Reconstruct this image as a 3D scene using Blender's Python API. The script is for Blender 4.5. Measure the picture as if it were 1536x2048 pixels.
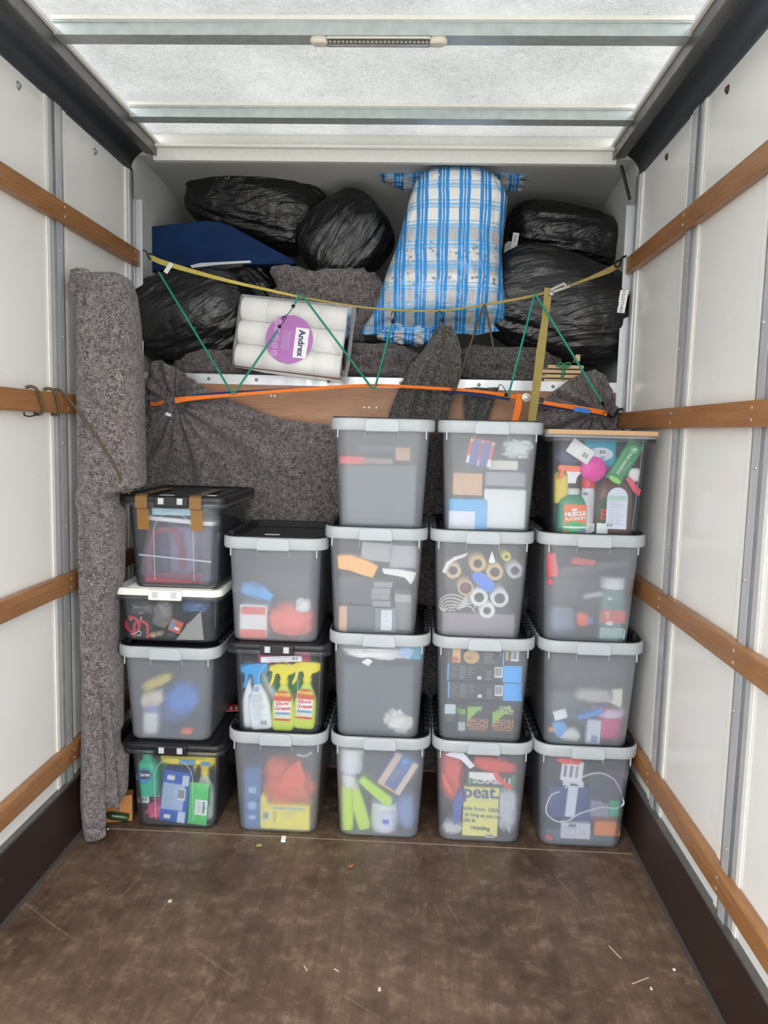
import bpy, math, random
from mathutils import Vector, Matrix, noise, Euler
PI = math.pi
for o in list(bpy.data.objects): bpy.data.objects.remove(o, do_unlink=True)
SC = bpy.context.scene; COL = SC.collection
random.seed(7)

# ------------------------------------------------------------------ camera
YAW, PITCH, ROLL, FPX = math.radians(-2.516), math.radians(6.060), math.radians(1.434), 1534.55
CAM = Vector((0.1835, 0.0, 1.468))
_f = Vector((math.sin(YAW)*math.cos(PITCH), math.cos(YAW)*math.cos(PITCH), -math.sin(PITCH)))
_r = Vector((math.cos(YAW), -math.sin(YAW), 0)); _u = _r.cross(_f)
_r, _u = _r*math.cos(ROLL)+_u*math.sin(ROLL), -_r*math.sin(ROLL)+_u*math.cos(ROLL)
cd = bpy.data.cameras.new('camera'); cam = bpy.data.objects.new('camera', cd); COL.objects.link(cam)
cd.sensor_fit = 'VERTICAL'; cd.sensor_height = 36; cd.lens = FPX/2048*36
cd.clip_start = .05; cd.clip_end = 100
cam.matrix_world = Matrix(((_r.x,_u.x,-_f.x,CAM.x),(_r.y,_u.y,-_f.y,CAM.y),(_r.z,_u.z,-_f.z,CAM.z),(0,0,0,1)))
SC.camera = cam

# ------------------------------------------------------------------ light and exposure
SC.view_settings.view_transform = 'Standard'; SC.view_settings.look = 'None'
SC.view_settings.gamma = 1; SC.view_settings.exposure = 2.2
w = bpy.data.worlds.new('overcast_sky'); SC.world = w; w.use_nodes = True
wn, wl = w.node_tree.nodes, w.node_tree.links
bg = wn['Background']; bg.inputs[1].default_value = 1.25
tc = wn.new('ShaderNodeTexCoord'); sx = wn.new('ShaderNodeSeparateXYZ'); cr = wn.new('ShaderNodeValToRGB')
wl.new(tc.outputs['Generated'], sx.inputs[0]); wl.new(sx.outputs['Z'], cr.inputs[0]); wl.new(cr.outputs[0], bg.inputs[0])
e = cr.color_ramp.elements
e[0].position = .0; e[0].color = (.50,.49,.47,1); e[1].position = 1; e[1].color = (1.0,1.0,1.0,1)
a = e.new(.02); a.color = (.95,.98,1.0,1); a = e.new(.35); a.color = (.97,.99,1.0,1)
pl = bpy.data.lights.new('rear_opening_daylight', 'AREA'); pl.shape = 'RECTANGLE'; pl.size = 1.96; pl.size_y = 2.5
po = bpy.data.objects.new('rear_opening_daylight', pl); COL.objects.link(po); po.location = (0,.44,1.27); po.rotation_euler = (math.radians(90),0,0)
pl.cycles.is_portal = True

def at(px, py, Y):
    """real point at depth Y seen at photo position (px,py)"""
    d = _f + _r*((px-768)/FPX) - _u*((py-1024)/FPX)
    return CAM + d*(Y/d.y)

# ------------------------------------------------------------------ mesh helpers
class MB:
    def __init__(s): s.v = []; s.f = []; s.sm = []
    def add(s, vs, fs, smooth=False, M=None):
        n = len(s.v)
        s.v += [(M @ Vector(v)) if M else Vector(v) for v in vs]
        s.f += [tuple(i+n for i in f) for f in fs]; s.sm += [smooth]*len(fs); return s
    def box(s, c, d, M=None):
        x,y,z = c; a,b,h = d[0]/2, d[1]/2, d[2]/2
        vs = [(x+i*a, y+j*b, z+k*h) for k in (-1,1) for j in (-1,1) for i in (-1,1)]
        return s.add(vs, [(0,2,3,1),(4,5,7,6),(0,1,5,4),(2,6,7,3),(0,4,6,2),(1,3,7,5)], False, M)
    def loft(s, rings, capa=True, capb=True, smooth=True, M=None, closed=True):
        n = len(rings[0]); vs = [p for r in rings for p in r]; fs = []
        for i in range(len(rings)-1):
            for j in range(n if closed else n-1):
                k = (j+1) % n; fs.append((i*n+j, i*n+k, (i+1)*n+k, (i+1)*n+j))
        s.add(vs, fs, smooth, M)
        if capa: s.add(rings[0], [tuple(range(n))[::-1]], False, M)
        if capb: s.add(rings[-1], [tuple(range(n))], False, M)
        return s
    def tube(s, pts, r, n=10, M=None, rad=None):
        pts = [Vector(p) for p in pts]; rings = []; up = None
        for i, p in enumerate(pts):
            t = (pts[min(i+1,len(pts)-1)] - pts[max(i-1,0)]).normalized()
            if up is None: up = t.orthogonal().normalized()
            up = (up - t*up.dot(t)).normalized(); b = t.cross(up); rr = rad[i] if rad else r
            rings.append([p + (up*math.cos(2*PI*k/n) + b*math.sin(2*PI*k/n))*rr for k in range(n)])
        return s.loft(rings, True, True, True, M)
    def prism(s, outline, y0, y1, M=None):
        n = len(outline)
        vs = [(x,y0,z) for x,z in outline] + [(x,y1,z) for x,z in outline]
        fs = [tuple(range(n)), tuple(range(n,2*n))[::-1]] + [(i,n+i,n+(i+1)%n,(i+1)%n) for i in range(n)]
        return s.add(vs, fs, False, M)
    def lathe(s, prof, n=24, M=None, sx=1, sy=1):
        return s.loft([[(r*sx*math.cos(2*PI*k/n), r*sy*math.sin(2*PI*k/n), z) for k in range(n)] for r,z in prof], True, True, True, M)
    def text(s, txt, size, M=None, bold=0.0, ex=.0004, sx=1.0):
        cu = bpy.data.curves.new('t','FONT'); cu.body = txt; cu.size = size; cu.align_x = 'CENTER'; cu.align_y = 'CENTER'
        cu.extrude = ex; cu.offset = bold; cu.space_line = .85; cu.resolution_u = 3
        ob = bpy.data.objects.new('t', cu); COL.objects.link(ob)
        dg = bpy.context.evaluated_depsgraph_get(); me = bpy.data.meshes.new_from_object(ob.evaluated_get(dg))
        s.add([(v.co.x*sx, -v.co.z, v.co.y) for v in me.vertices], [tuple(p.vertices) for p in me.polygons], False, M)
        bpy.data.objects.remove(ob); bpy.data.curves.remove(cu); bpy.data.meshes.remove(me); return s
    def build(s, name, m, parent=None, fix=False, bevel=0, subd=0, solid=0):
        me = bpy.data.meshes.new(name); me.from_pydata([tuple(v) for v in s.v], [], s.f)
        me.polygons.foreach_set('use_smooth', s.sm); me.materials.append(m)
        if fix:
            import bmesh
            b = bmesh.new(); b.from_mesh(me); bmesh.ops.remove_doubles(b, verts=b.verts, dist=1e-5)
            bmesh.ops.recalc_face_normals(b, faces=b.faces); b.to_mesh(me); b.free()
        me.update(); o = bpy.data.objects.new(name, me); COL.objects.link(o)
        if parent: o.parent = parent
        if solid:
            k = o.modifiers.new('s','SOLIDIFY'); k.thickness = solid; k.offset = 0
        if subd:
            k = o.modifiers.new('d','SUBSURF'); k.levels = k.render_levels = subd
        if bevel:
            k = o.modifiers.new('b','BEVEL'); k.width = bevel; k.segments = 2; k.limit_method = 'ANGLE'
        return o
def T(x=0,y=0,z=0): return Matrix.Translation((x,y,z))
def RX(a): return Matrix.Rotation(math.radians(a),4,'X')
def RY(a): return Matrix.Rotation(math.radians(a),4,'Y')
def RZ(a): return Matrix.Rotation(math.radians(a),4,'Z')
def tag(o, label, cat, group=None, kind=None):
    o['label'] = label; o['category'] = cat
    if group: o['group'] = group
    if kind: o['kind'] = kind
    return o
def struct(o): o['kind'] = 'structure'; return o
def empty(name, loc, label, cat, group=None, rot=(0,0,0)):
    o = bpy.data.objects.new(name, None); COL.objects.link(o); o.location = loc
    o.rotation_euler = tuple(math.radians(a) for a in rot); o.empty_display_size = .05
    return tag(o, label, cat, group)
def rrect(wd, dp, r, z, cy=0.0, n=5, cx=0.0):
    out = []
    for ix, iy, a0 in ((1,1,0),(-1,1,90),(-1,-1,180),(1,-1,270)):
        for k in range(n+1):
            a = math.radians(a0+90*k/n)
            out.append((cx+ix*(wd/2-r)+r*math.cos(a), cy+iy*(dp/2-r)+r*math.sin(a), z))
    return out
def spline(pts, n=8):
    P = [Vector(p) for p in pts]; P = [P[0]*2-P[1]] + P + [P[-1]*2-P[-2]]; out = []
    for i in range(1, len(P)-2):
        for k in range(n):
            t = k/n; a,b,c,d = P[i-1],P[i],P[i+1],P[i+2]
            out.append(.5*((2*b)+(c-a)*t+(2*a-5*b+4*c-d)*t*t+(3*b-a-3*c+d)*t**3))
    return out+[P[-2]]
def fbm(p, o=4): return noise.fractal(Vector(p), 1.0, 2.0, o)

# ------------------------------------------------------------------ materials
def mat(name, col=(.5,.5,.5), rough=.5, metal=0, trans=0, ior=1.45, spec=.5, coat=0, sheen=0):
    m = bpy.data.materials.new(name); m.use_nodes = True; b = m.node_tree.nodes['Principled BSDF']
    b.inputs['Base Color'].default_value = (*col,1); b.inputs['Roughness'].default_value = rough
    b.inputs['Metallic'].default_value = metal; b.inputs['Transmission Weight'].default_value = trans
    b.inputs['IOR'].default_value = ior; b.inputs['Specular IOR Level'].default_value = spec
    b.inputs['Coat Weight'].default_value = coat; b.inputs['Sheen Weight'].default_value = sheen
    return m
class NT:
    def __init__(s, m): s.m = m; s.n = m.node_tree.nodes; s.l = m.node_tree.links; s.b = s.n['Principled BSDF']
    def co(s, scale=(1,1,1), rot=(0,0,0), loc=(0,0,0), kind='Object'):
        t = s.n.new('ShaderNodeTexCoord'); src = t.outputs[kind]
        if any(rot):
            q = s.n.new('ShaderNodeMapping'); q.inputs['Rotation'].default_value = tuple(math.radians(a) for a in rot); s.l.new(src, q.inputs[0]); src = q.outputs[0]; rot = (0,0,0)
        m = s.n.new('ShaderNodeMapping')
        m.inputs['Scale'].default_value = scale; m.inputs['Rotation'].default_value = tuple(math.radians(a) for a in rot); m.inputs['Location'].default_value = loc
        s.l.new(src, m.inputs[0]); return m.outputs[0]
    def noise(s, v, scale, detail=4, rough=.55, dist=0, out='Fac'):
        k = s.n.new('ShaderNodeTexNoise'); k.inputs['Scale'].default_value = scale; k.inputs['Detail'].default_value = detail
        k.inputs['Roughness'].default_value = rough; k.inputs['Distortion'].default_value = dist
        s.l.new(v, k.inputs['Vector']); return k.outputs[out]
    def vor(s, v, scale, feat='F1', out='Distance'):
        k = s.n.new('ShaderNodeTexVoronoi'); k.feature = feat; k.inputs['Scale'].default_value = scale
        s.l.new(v, k.inputs['Vector']); return k.outputs[out]
    def ramp(s, v, stops, const=False):
        k = s.n.new('ShaderNodeValToRGB'); e = k.color_ramp.elements
        if const: k.color_ramp.interpolation = 'CONSTANT'
        for i, (p, c) in enumerate(stops):
            x = e[i] if i < 2 else e.new(p)
            x.position = p; x.color = (*c,1) if isinstance(c, tuple) else (c,c,c,1)
        s.l.new(v, k.inputs[0]); return k.outputs[0]
    def mix(s, f, a, b, mode='MIX'):
        k = s.n.new('ShaderNodeMix'); k.data_type = 'RGBA'; k.blend_type = mode
        for i, x in ((0,f),(6,a),(7,b)):
            if isinstance(x, (int,float)): k.inputs[i].default_value = x if i == 0 else (x,x,x,1)
            elif isinstance(x, tuple): k.inputs[i].default_value = (*x,1)
            else: s.l.new(x, k.inputs[i])
        return k.outputs[2]
    def math(s, op, a, b=0.0):
        k = s.n.new('ShaderNodeMath'); k.operation = op
        for i, x in ((0,a),(1,b)):
            if isinstance(x, (int,float)): k.inputs[i].default_value = x
            else: s.l.new(x, k.inputs[i])
        return k.outputs[0]
    def sep(s, v):
        k = s.n.new('ShaderNodeSeparateXYZ'); s.l.new(v, k.inputs[0]); return k.outputs
    def set(s, name, v): s.l.new(v, s.b.inputs[name])
    def bump(s, h, strength=.3, dist=.01, into=None):
        k = s.n.new('ShaderNodeBump'); k.inputs['Strength'].default_value = strength; k.inputs['Distance'].default_value = dist
        s.l.new(h, k.inputs['Height']); s.l.new(k.outputs[0], (into or s.b).inputs['Normal'])
_flat = {}
def flat(col, rough=.45, metal=0, spec=.5):
    k = (tuple(col), rough, metal)
    if k not in _flat:
        _flat[k] = mat('plain_%d' % len(_flat), col, rough, metal, spec=spec)
        t = NT(_flat[k]); c = t.co(); f = t.noise(c, 60, 3)
        lo = tuple(x*.88 for x in col); hi = tuple(min(1,x*1.08) for x in col)
        t.set('Base Color', t.mix(f, lo, hi))
    return _flat[k]
def srgb(r,g,b): return tuple((x/255/12.92 if x/255 <= .04045 else ((x/255+.055)/1.055)**2.4) for x in (r,g,b))

# white glossy wall panel with scuffs
m_wall = mat('white_panel', (.74,.72,.68), .22, spec=.5); t = NT(m_wall)
c = t.co(); f = t.noise(c, 1.3, 3); base = t.mix(f, (.74,.73,.70), (.84,.83,.80))
c2 = t.co((1,9,30), (25,0,0)); s1 = t.ramp(t.noise(c2, 2.2, 6, .7), [(.70,0.0),(.74,.6)])
base = t.mix(s1, base, (.50,.48,.46)); 
c3 = t.co((1,30,9), (-20,0,0), (3,1,5)); s2 = t.ramp(t.noise(c3, 1.7, 5, .7), [(.72,0.0),(.76,.7)])
t.set('Base Color', t.mix(s2, base, (.36,.34,.32)))
t.set('Roughness', t.ramp(t.noise(c, 3.0, 3), [(.3,.12),(.7,.3)]))
t.bump(t.noise(t.co((1,.5,1.5)), 3, 2), .04, .02)
# translucent grp roof
m_roof = bpy.data.materials.new('translucent_roof'); m_roof.use_nodes = True; t = NT(m_roof)
c = t.co(); n1 = t.noise(c, 75, 5, .65, 2.5); n2 = t.noise(c, 3.2, 3)
colr = t.mix(t.ramp(n1, [(.36,0.0),(.58,1.0)]), (.27,.275,.275), (.52,.525,.515)); colr = t.mix(.35, colr, t.ramp(n2, [(.3,(.32,.325,.325)),(.7,(.50,.505,.50))]))
tr = t.n.new('ShaderNodeBsdfTranslucent'); df = t.n.new('ShaderNodeBsdfDiffuse'); mx = t.n.new('ShaderNodeMixShader'); mx.inputs[0].default_value = .22
t.l.new(colr, tr.inputs[0]); df.inputs[0].default_value = (.7,.7,.68,1); t.l.new(tr.outputs[0], mx.inputs[1]); t.l.new(df.outputs[0], mx.inputs[2])
t.l.new(mx.outputs[0], t.n['Material Output'].inputs[0])
# galvanised / aluminium / dark cove metal
def metal(name, lo, hi, rough=.4, sc=14, mt=.9, str_=(1,1,1)):
    m = mat(name, lo, rough, mt); t = NT(m); c = t.co(str_)
    t.set('Base Color', t.mix(t.noise(c, sc, 5, .6), lo, hi)); t.set('Roughness', t.ramp(t.noise(c, sc*2, 4), [(.3,rough*.7),(.7,rough*1.3)])); return m
m_galv = metal('galvanised_steel', (.38,.43,.43), (.66,.72,.70), .42, 30, .55)
m_alu = metal('aluminium_extrusion', (.50,.52,.54), (.68,.69,.70), .4, 12, .45, (1,1,.25))
m_alu_d = metal('aluminium_side', (.12,.12,.13), (.22,.22,.22), .4, 12, .6)
m_cove = mat('dark_cove_metal', (.25,.28,.31), .36, .85)
m_lip = metal('cove_lip_metal', (.16,.155,.15), (.24,.235,.23), .4, 9, .8)
m_white = flat((.74,.73,.69), .4); m_seal = flat((.80,.78,.72), .5)
# rail wood: finger-jointed strips
m_rail = mat('varnished_rail_wood', (.3,.14,.05), .42, coat=.15); t = NT(m_rail)
tcn = t.n.new('ShaderNodeTexCoord'); sp = t.sep(tcn.outputs['Object']); cb = t.n.new('ShaderNodeCombineXYZ')
t.l.new(sp['Y'], cb.inputs[0]); t.l.new(sp['Z'], cb.inputs[1])
bk = t.n.new('ShaderNodeTexBrick'); bk.inputs['Scale'].default_value = 1; bk.inputs['Brick Width'].default_value = .26; bk.inputs['Row Height'].default_value = .0217
bk.inputs['Mortar Size'].default_value = .0004; bk.inputs['Color1'].default_value = (.22,.085,.025,1); bk.inputs['Color2'].default_value = (.38,.175,.062,1); bk.inputs['Mortar'].default_value = (.16,.07,.03,1)
t.l.new(cb.outputs[0], bk.inputs['Vector'])
g = t.noise(t.co((40,2.2,40)), 3, 6, .65, .6); cc = t.mix(.55, bk.outputs['Color'], t.ramp(g, [(.3,(.20,.085,.03)),(.7,(.40,.195,.075))]))
wv = t.ramp(t.noise(t.co((1,1,2)), 22, 5, .7), [(.66,0.0),(.74,1.0)])
t.set('Base Color', t.mix(wv, cc, (.50,.33,.19))); t.bump(g, .15, .002)
# plywood bulkhead
m_ply = mat('bulkhead_plywood', (.35,.18,.1), .5); t = NT(m_ply)
g = t.noise(t.co((2,1,18)), 3.2, 6, .6, 1.2); g2 = t.noise(t.co((1,1,1)), 2, 3)
t.set('Base Color', t.mix(.3, t.ramp(g, [(.3,(.30,.135,.065)),(.7,(.45,.235,.13))]), t.ramp(g2, [(.3,(.3,.14,.07)),(.7,(.5,.28,.16))])))
# floor: brown film-faced ply, worn and scratched
m_floor = mat('worn_brown_ply_floor', (.07,.04,.03), .5); t = NT(m_floor)
c = t.co(); n1 = t.noise(c, 1.5, 7, .68, .4); n2 = t.noise(t.co((1,1,1),(0,0,20)), 14, 6, .72); 
base = t.ramp(n1, [(.36,(.050,.029,.020)),(.49,(.105,.064,.043)),(.62,(.20,.132,.092))])
base = t.mix(.5, base, t.ramp(n2, [(.34,(.040,.024,.016)),(.52,(.11,.068,.046)),(.68,(.27,.19,.135))]))
def scr(rot, sc, lo, hi, loc):
    v = t.co((1,40,1), (0,0,rot), loc); return t.ramp(t.noise(v, sc, 3, .5, .12), [(lo,0.0),(hi,1.0)])
for rot, sc, lo, hi, loc, k in ((72,1.6,.70,.74,(3,1,0),.30),(35,1.3,.70,.74,(7,2,0),.26),(-50,1.4,.71,.75,(1,9,0),.26),(100,2.0,.70,.74,(5,5,0),.28),(-75,1.3,.69,.73,(2,14,0),.30),(60,2.2,.71,.75,(12,4,0),.26)):
    f = t.math('MULTIPLY', scr(rot, sc, lo, hi, loc), k); base = t.mix(f, base, (.36,.27,.20))
gr = t.ramp(t.noise(t.co((30,2.0,1)), 2, 5, .7), [(.35,.82),(.65,1.12)]); base = t.mix(1.0, base, gr, 'MULTIPLY')
sp1 = t.ramp(t.vor(c, 55), [(0.02,1.0),(.06,0.0)]); base = t.mix(t.math('MULTIPLY', sp1, .5), base, (.45,.36,.28))
t.set('Base Color', base); t.set('Roughness', t.ramp(n2, [(.3,.36),(.7,.6)])); t.bump(n2, .12, .003)
# dark kickboard
m_kick = mat('dark_brown_kickboard', (.022,.012,.010), .42); t = NT(m_kick)
c = t.co((1,1,1)); base = t.mix(t.noise(c, 6, 5, .7), (.017,.009,.0075), (.042,.023,.018))
s1 = t.ramp(t.noise(t.co((1,20,7),(40,0,0)), 2.4, 4, .6), [(.70,0.0),(.74,.7)]); t.set('Base Color', t.mix(s1, base, (.16,.11,.09)))
# grey overcab shell
m_shell = mat('grey_overcab_shell', (.5,.5,.47), .55); t = NT(m_shell)
t.set('Base Color', t.mix(t.noise(t.co(), 3, 6, .65), (.55,.56,.53), (.70,.71,.68)))
# felt moving blanket
def felt(name, lo, mid, hi, sc=1.0):
    m = mat(name, mid, .95, sheen=.25, spec=.1); t = NT(m); c = t.co()
    f1 = t.noise(c, 105*sc, 6, .8, 2.0); f2 = t.noise(c, 48*sc, 4, .6, 1.0)
    base = t.ramp(f1, [(.42,lo),(.50,mid),(.585,hi)]); base = t.mix(.28, base, t.ramp(f2, [(.38,lo),(.62,hi)]))
    vc = t.vor(c, 60*sc, out='Color'); vd = t.ramp(t.noise(c, 55*sc, 3, .6, 1.5), [(.63,0.0),(.70,.55)])
    hue = t.mix(.55, (.13,.10,.12), t.mix(1.0, vc, (.5,.35,.42), 'MULTIPLY')); base = t.mix(vd, base, hue)
    wh = t.ramp(t.noise(t.co((1,1,.5),(0,35,20)), 105*sc, 3, .6, 3.2), [(.635,0.0),(.68,.85)]); base = t.mix(wh, base, (.66,.61,.60))
    dk = t.ramp(t.noise(c, 80*sc, 3, .6, 2.0), [(.38,.8),(.43,0.0)]); base = t.mix(dk, base, lo)
    t.set('Base Color', base); t.bump(t.noise(c, 210*sc, 4, .7, 1.5), .8, .006); return m
m_felt = felt('grey_felt_blanket', (.022,.017,.019), (.115,.092,.092), (.42,.365,.355))
m_felt2 = felt('dark_felt_blanket', (.022,.017,.018), (.085,.07,.07), (.28,.245,.235))
# dark woven linen
m_linen = mat('dark_grey_woven_cloth', (.06,.055,.05), .9, sheen=.2, spec=.1); t = NT(m_linen)
a1 = t.noise(t.co((1,1,12)), 70, 3, .6); a2 = t.noise(t.co((12,1,1)), 70, 3, .6)
f = t.mix(.5, a1, a2); t.set('Base Color', t.ramp(f, [(.44,(.022,.02,.019)),(.50,(.060,.055,.052)),(.56,(.21,.195,.185))])); t.bump(f, .5, .003)
# black bin bag plastic
def binbag(name, st, rot, col=(.007,.007,.008)):
    m = mat(name, col, .3, spec=.7); t = NT(m)
    n1 = t.noise(t.co(st, rot), 3.6, 3, .5, .8); n2 = t.noise(t.co(), 9, 4, .6, 1.5)
    rd = t.math('ABSOLUTE', t.math('SUBTRACT', n1, .5)); h = t.math('ADD', t.math('MULTIPLY', rd, -2.2), t.math('MULTIPLY', n2, .6))
    t.bump(h, .6, .016); t.set('Roughness', t.ramp(n2, [(.3,.24),(.7,.44)])); return m
m_bagz = binbag('black_bin_bag_upright', (5,5,.9), (0,18,0)); m_bagx = binbag('black_bin_bag_lying', (1.1,4.5,5.5), (0,25,0))
# plastics for the crates
def crate_mat(name, tint, veil, rough, clear, veilcol=(.62,.66,.72)):
    """frosted or clear polypropylene: part straight-through, part rough refraction, part milky scatter, plus gloss"""
    m = bpy.data.materials.new(name); m.use_nodes = True; t = NT(m); n, l = t.n, t.l
    tp = n.new('ShaderNodeBsdfTransparent'); tp.inputs[0].default_value = (*tint,1)
    rf = n.new('ShaderNodeBsdfRefraction'); rf.inputs['Color'].default_value = (*tint,1); rf.inputs['Roughness'].default_value = rough; rf.inputs['IOR'].default_value = 1.22
    tl = n.new('ShaderNodeBsdfTranslucent'); tl.inputs[0].default_value = (*veilcol,1); df = n.new('ShaderNodeBsdfDiffuse'); df.inputs[0].default_value = (*veilcol,1)
    gl = n.new('ShaderNodeBsdfGlossy'); gl.inputs['Roughness'].default_value = .22 if rough > .2 else .08
    nz = t.ramp(t.noise(t.co(), 4, 4), [(.3,veil*.85),(.7,min(1,veil*1.12))])
    m1 = n.new('ShaderNodeMixShader'); m1.inputs[0].default_value = clear; l.new(rf.outputs[0], m1.inputs[1]); l.new(tp.outputs[0], m1.inputs[2])
    m2 = n.new('ShaderNodeMixShader'); m2.inputs[0].default_value = .5; l.new(tl.outputs[0], m2.inputs[1]); l.new(df.outputs[0], m2.inputs[2])
    m3 = n.new('ShaderNodeMixShader'); l.new(nz, m3.inputs[0]); l.new(m1.outputs[0], m3.inputs[1]); l.new(m2.outputs[0], m3.inputs[2])
    fr = n.new('ShaderNodeFresnel'); fr.inputs[0].default_value = 1.35
    m4 = n.new('ShaderNodeMixShader'); l.new(fr.outputs[0], m4.inputs[0]); l.new(m3.outputs[0], m4.inputs[1]); l.new(gl.outputs[0], m4.inputs[2])
    l.new(m4.outputs[0], n['Material Output'].inputs[0]); return m
m_frost = crate_mat('frosted_crate_plastic', (.98,.985,.99), .23, .34, .25, (.78,.83,.90))
m_semi = crate_mat('semi_frosted_crate_plastic', (.98,.985,.99), .20, .26, .62, (.76,.81,.88))
m_clear = crate_mat('clear_crate_plastic', (.96,.975,.985), .09, .12, .85)
m_rim = crate_mat('frosted_crate_rim', (.95,.96,.98), .72, .4, .3, (.90,.95,.98))
m_lid = mat('black_lid_plastic', (.012,.012,.014), .38); t = NT(m_lid); t.bump(t.noise(t.co(), 40, 3), .05, .002)
m_lid_lip = flat((.02,.02,.022), .35)
m_wlid = flat((.80,.79,.72), .38)
m_clip = flat((.50,.52,.54), .3)
m_tape = crate_mat('brown_packing_tape', (.85,.60,.30), .55, .2, .9, (.62,.38,.15))
m_pbag = crate_mat('clear_plastic_wrap', (.98,.98,.98), .28, .1, .9, (.9,.9,.9))
m_card = flat((.52,.32,.17), .75)

# ------------------------------------------------------------------ the van body
WX, YB, YR, ZC, ZR = 1.015, 3.20, .45, 2.485, 2.60
b = MB(); b.box((0,(YB+YR)/2,-.02),(2.04,YB-YR,.04)); fl = struct(b.build('floor', m_floor))
b = MB(); b.box((0,2.613,.0006),(1.96,.004,.0012)); b.build('board_joint', flat((.28,.21,.16),.6), fl)
for s, side in ((-1,'left'),(1,'right')):
    b = MB(); b.box((s*(WX+.012),(YB+YR)/2,1.25),(.024,YB-YR,2.5)); struct(b.build('wall_'+side, m_wall))
    k = MB(); k.box((s*(WX-.010),(YB+YR)/2,.108),(.020,YB-YR-.002,.216))
    kb = struct(k.build('baseboard_'+side, m_kick, bevel=.002))
    e_ = MB(); e_.box((s*(WX-.011),(YB+YR)/2,.2195),(.022,YB-YR-.002,.007)); e_.build('capping_strip', m_lip, kb)
    q = MB(); q.box((s*(WX-.024),(YB+YR)/2,.004),(.012,YB-YR-.002,.008)); q.build('floor_sealant', flat((.075,.07,.065),.6), kb)
# coves: quarter-round dark metal shell with an inner lip
for s, num in ((-1,1),(1,2)):
    arc = [(WX-.001,ZC-.004),(WX-.001,ZC+.008)] + [(WX-.11+.11*math.cos(math.radians(a)), ZC+.008+.084*math.sin(math.radians(a))) for a in range(5,91,5)] + [(.925,ZC+.094)]
    rings = [[(s*x, y, z) for x, z in arc] for y in (YR, YB-.02)]
    b = MB(); b.loft(rings, False, False, True, closed=False); cv = struct(b.build('trim_%d' % num, m_cove, solid=.003))
    b = MB(); b.prism([(s*.905,2.545),(s*.952,2.556),(s*.954,2.552),(s*.905,2.541)] if s>0 else [(-.905,2.541),(-.954,2.552),(-.952,2.556),(-.905,2.545)], YR, YB-.03)
    b.prism([(s*.903,2.54),(s*.909,2.54),(s*.909,2.60),(s*.903,2.60)] if s>0 else [(-.909,2.54),(-.903,2.54),(-.903,2.60),(-.909,2.60)], YR, YB-.03)
    b.build('inner_lip', m_lip, cv, fix=True)
    b = MB(); b.box((s*.897,(YR+YB)/2,2.588),(.010,YB-YR-.05,.012)); b.build('roof_gasket', m_seal, cv)
    b = MB()
    for y in (1.15,1.7,2.30,2.83):
        b.lathe([(.001,.006),(.007,.006),(.010,.002),(.013,0)], 14, T(s*(WX-.0005),y,ZC-.045) @ RY(-90*s))
    b.build('rivet_cap', flat((.10,.06,.045) if s>0 else (.45,.44,.42), .35, .6), cv)
# translucent roof sheet
b = MB(); b.box((0,(YR+YB)/2,2.633),(1.86,YB-YR+.02,.004)); struct(b.build('ceiling', m_roof))
# roof bows
for i, y in enumerate((2.32,2.90,1.74,1.16,.58)):
    b = MB(); hw = .906
    b.prism([(-hw,2.578),(hw,2.578),(hw,2.581),(-hw,2.581)], y-.026, y+.030)
    b.prism([(-hw,2.581),(hw,2.581),(hw,2.615),(-hw,2.615)], y-.026, y-.023)
    b.prism([(-hw,2.581),(hw,2.581),(hw,2.615),(-hw,2.615)], y+.012, y+.015)
    b.prism([(-hw,2.610),(hw,2.610),(hw,2.613),(-hw,2.613)], y-.034, y-.026)
    bow = struct(b.build('trim_%d' % (3+i), m_galv, fix=True))
    c_ = MB(); c_.box((0,y-.034,2.621),(2*hw,.006,.012)); c_.build('seal_strip', m_seal, bow)
# header rail over the cab opening
b = MB(); b.box((0,YB-.02,2.549),(1.84,.03,.048)); b.box((0,YB-.045,2.576),(1.84,.03,.012))
struct(b.build('trim_8', m_white, bevel=.003))
b = MB(); b.box((0,YB+.005,2.61),(2.08,.05,.09)); struct(b.build('trim_9', m_white))
# wall posts
n_ = 10
for s in (-1,1):
    for y in (2.52,1.915,1.31,.70):
        x = s*WX
        b = MB(); b.box((x-s*.002,y,1.35),(.004,.105,2.262)); b.box((x-s*.0075,y,1.348),(.011,.044,2.26))
        p_ = struct(b.build('trim_%d' % n_, m_alu, bevel=.0015)); n_ += 1
        g_ = MB(); g_.box((x-s*.0078,y+.0235,1.348),(.0095,.003,2.26)); g_.box((x-s*.0078,y-.0235,1.348),(.0095,.003,2.26)); g_.build('channel_side', m_alu_d, p_)
        h_ = MB(); h_.box((x-s*.0028,y-.062,1.35),(.0035,.020,2.262)); h_.box((x-s*.0028,y+.062,1.35),(.0035,.020,2.262)); h_.build('joint_sealant', m_seal, p_)
        r_ = MB()
        for z in (.42,.78,1.12,1.40,1.75,2.02,2.32): r_.lathe([(.001,.0035),(.003,.003),(.005,0)], 10, T(x-s*.013,y+.012*((z*10)%2-.5),z) @ RY(-90*s))
        r_.build('rivet', flat((.6,.6,.6),.3,.8), p_)
    # corner post at the bulkhead
    b = MB(); b.box((s*(WX-.006),YB-.045,1.24),(.012,.055,2.48)); b.box((s*(WX-.020),YB-.004,1.19),(.040,.008,2.38))
    p_ = struct(b.build('trim_%d' % n_, m_alu, bevel=.0015)); n_ += 1
    h_ = MB(); h_.box((s*(WX-.003),YB-.083,1.24),(.006,.018,2.48)); h_.build('joint_sealant', m_seal, p_)
    g_ = MB(); g_.box((s*(WX-.013),YB-.045,1.24),(.0025,.012,2.478)); g_.build('channel_side', m_alu_d, p_)
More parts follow.
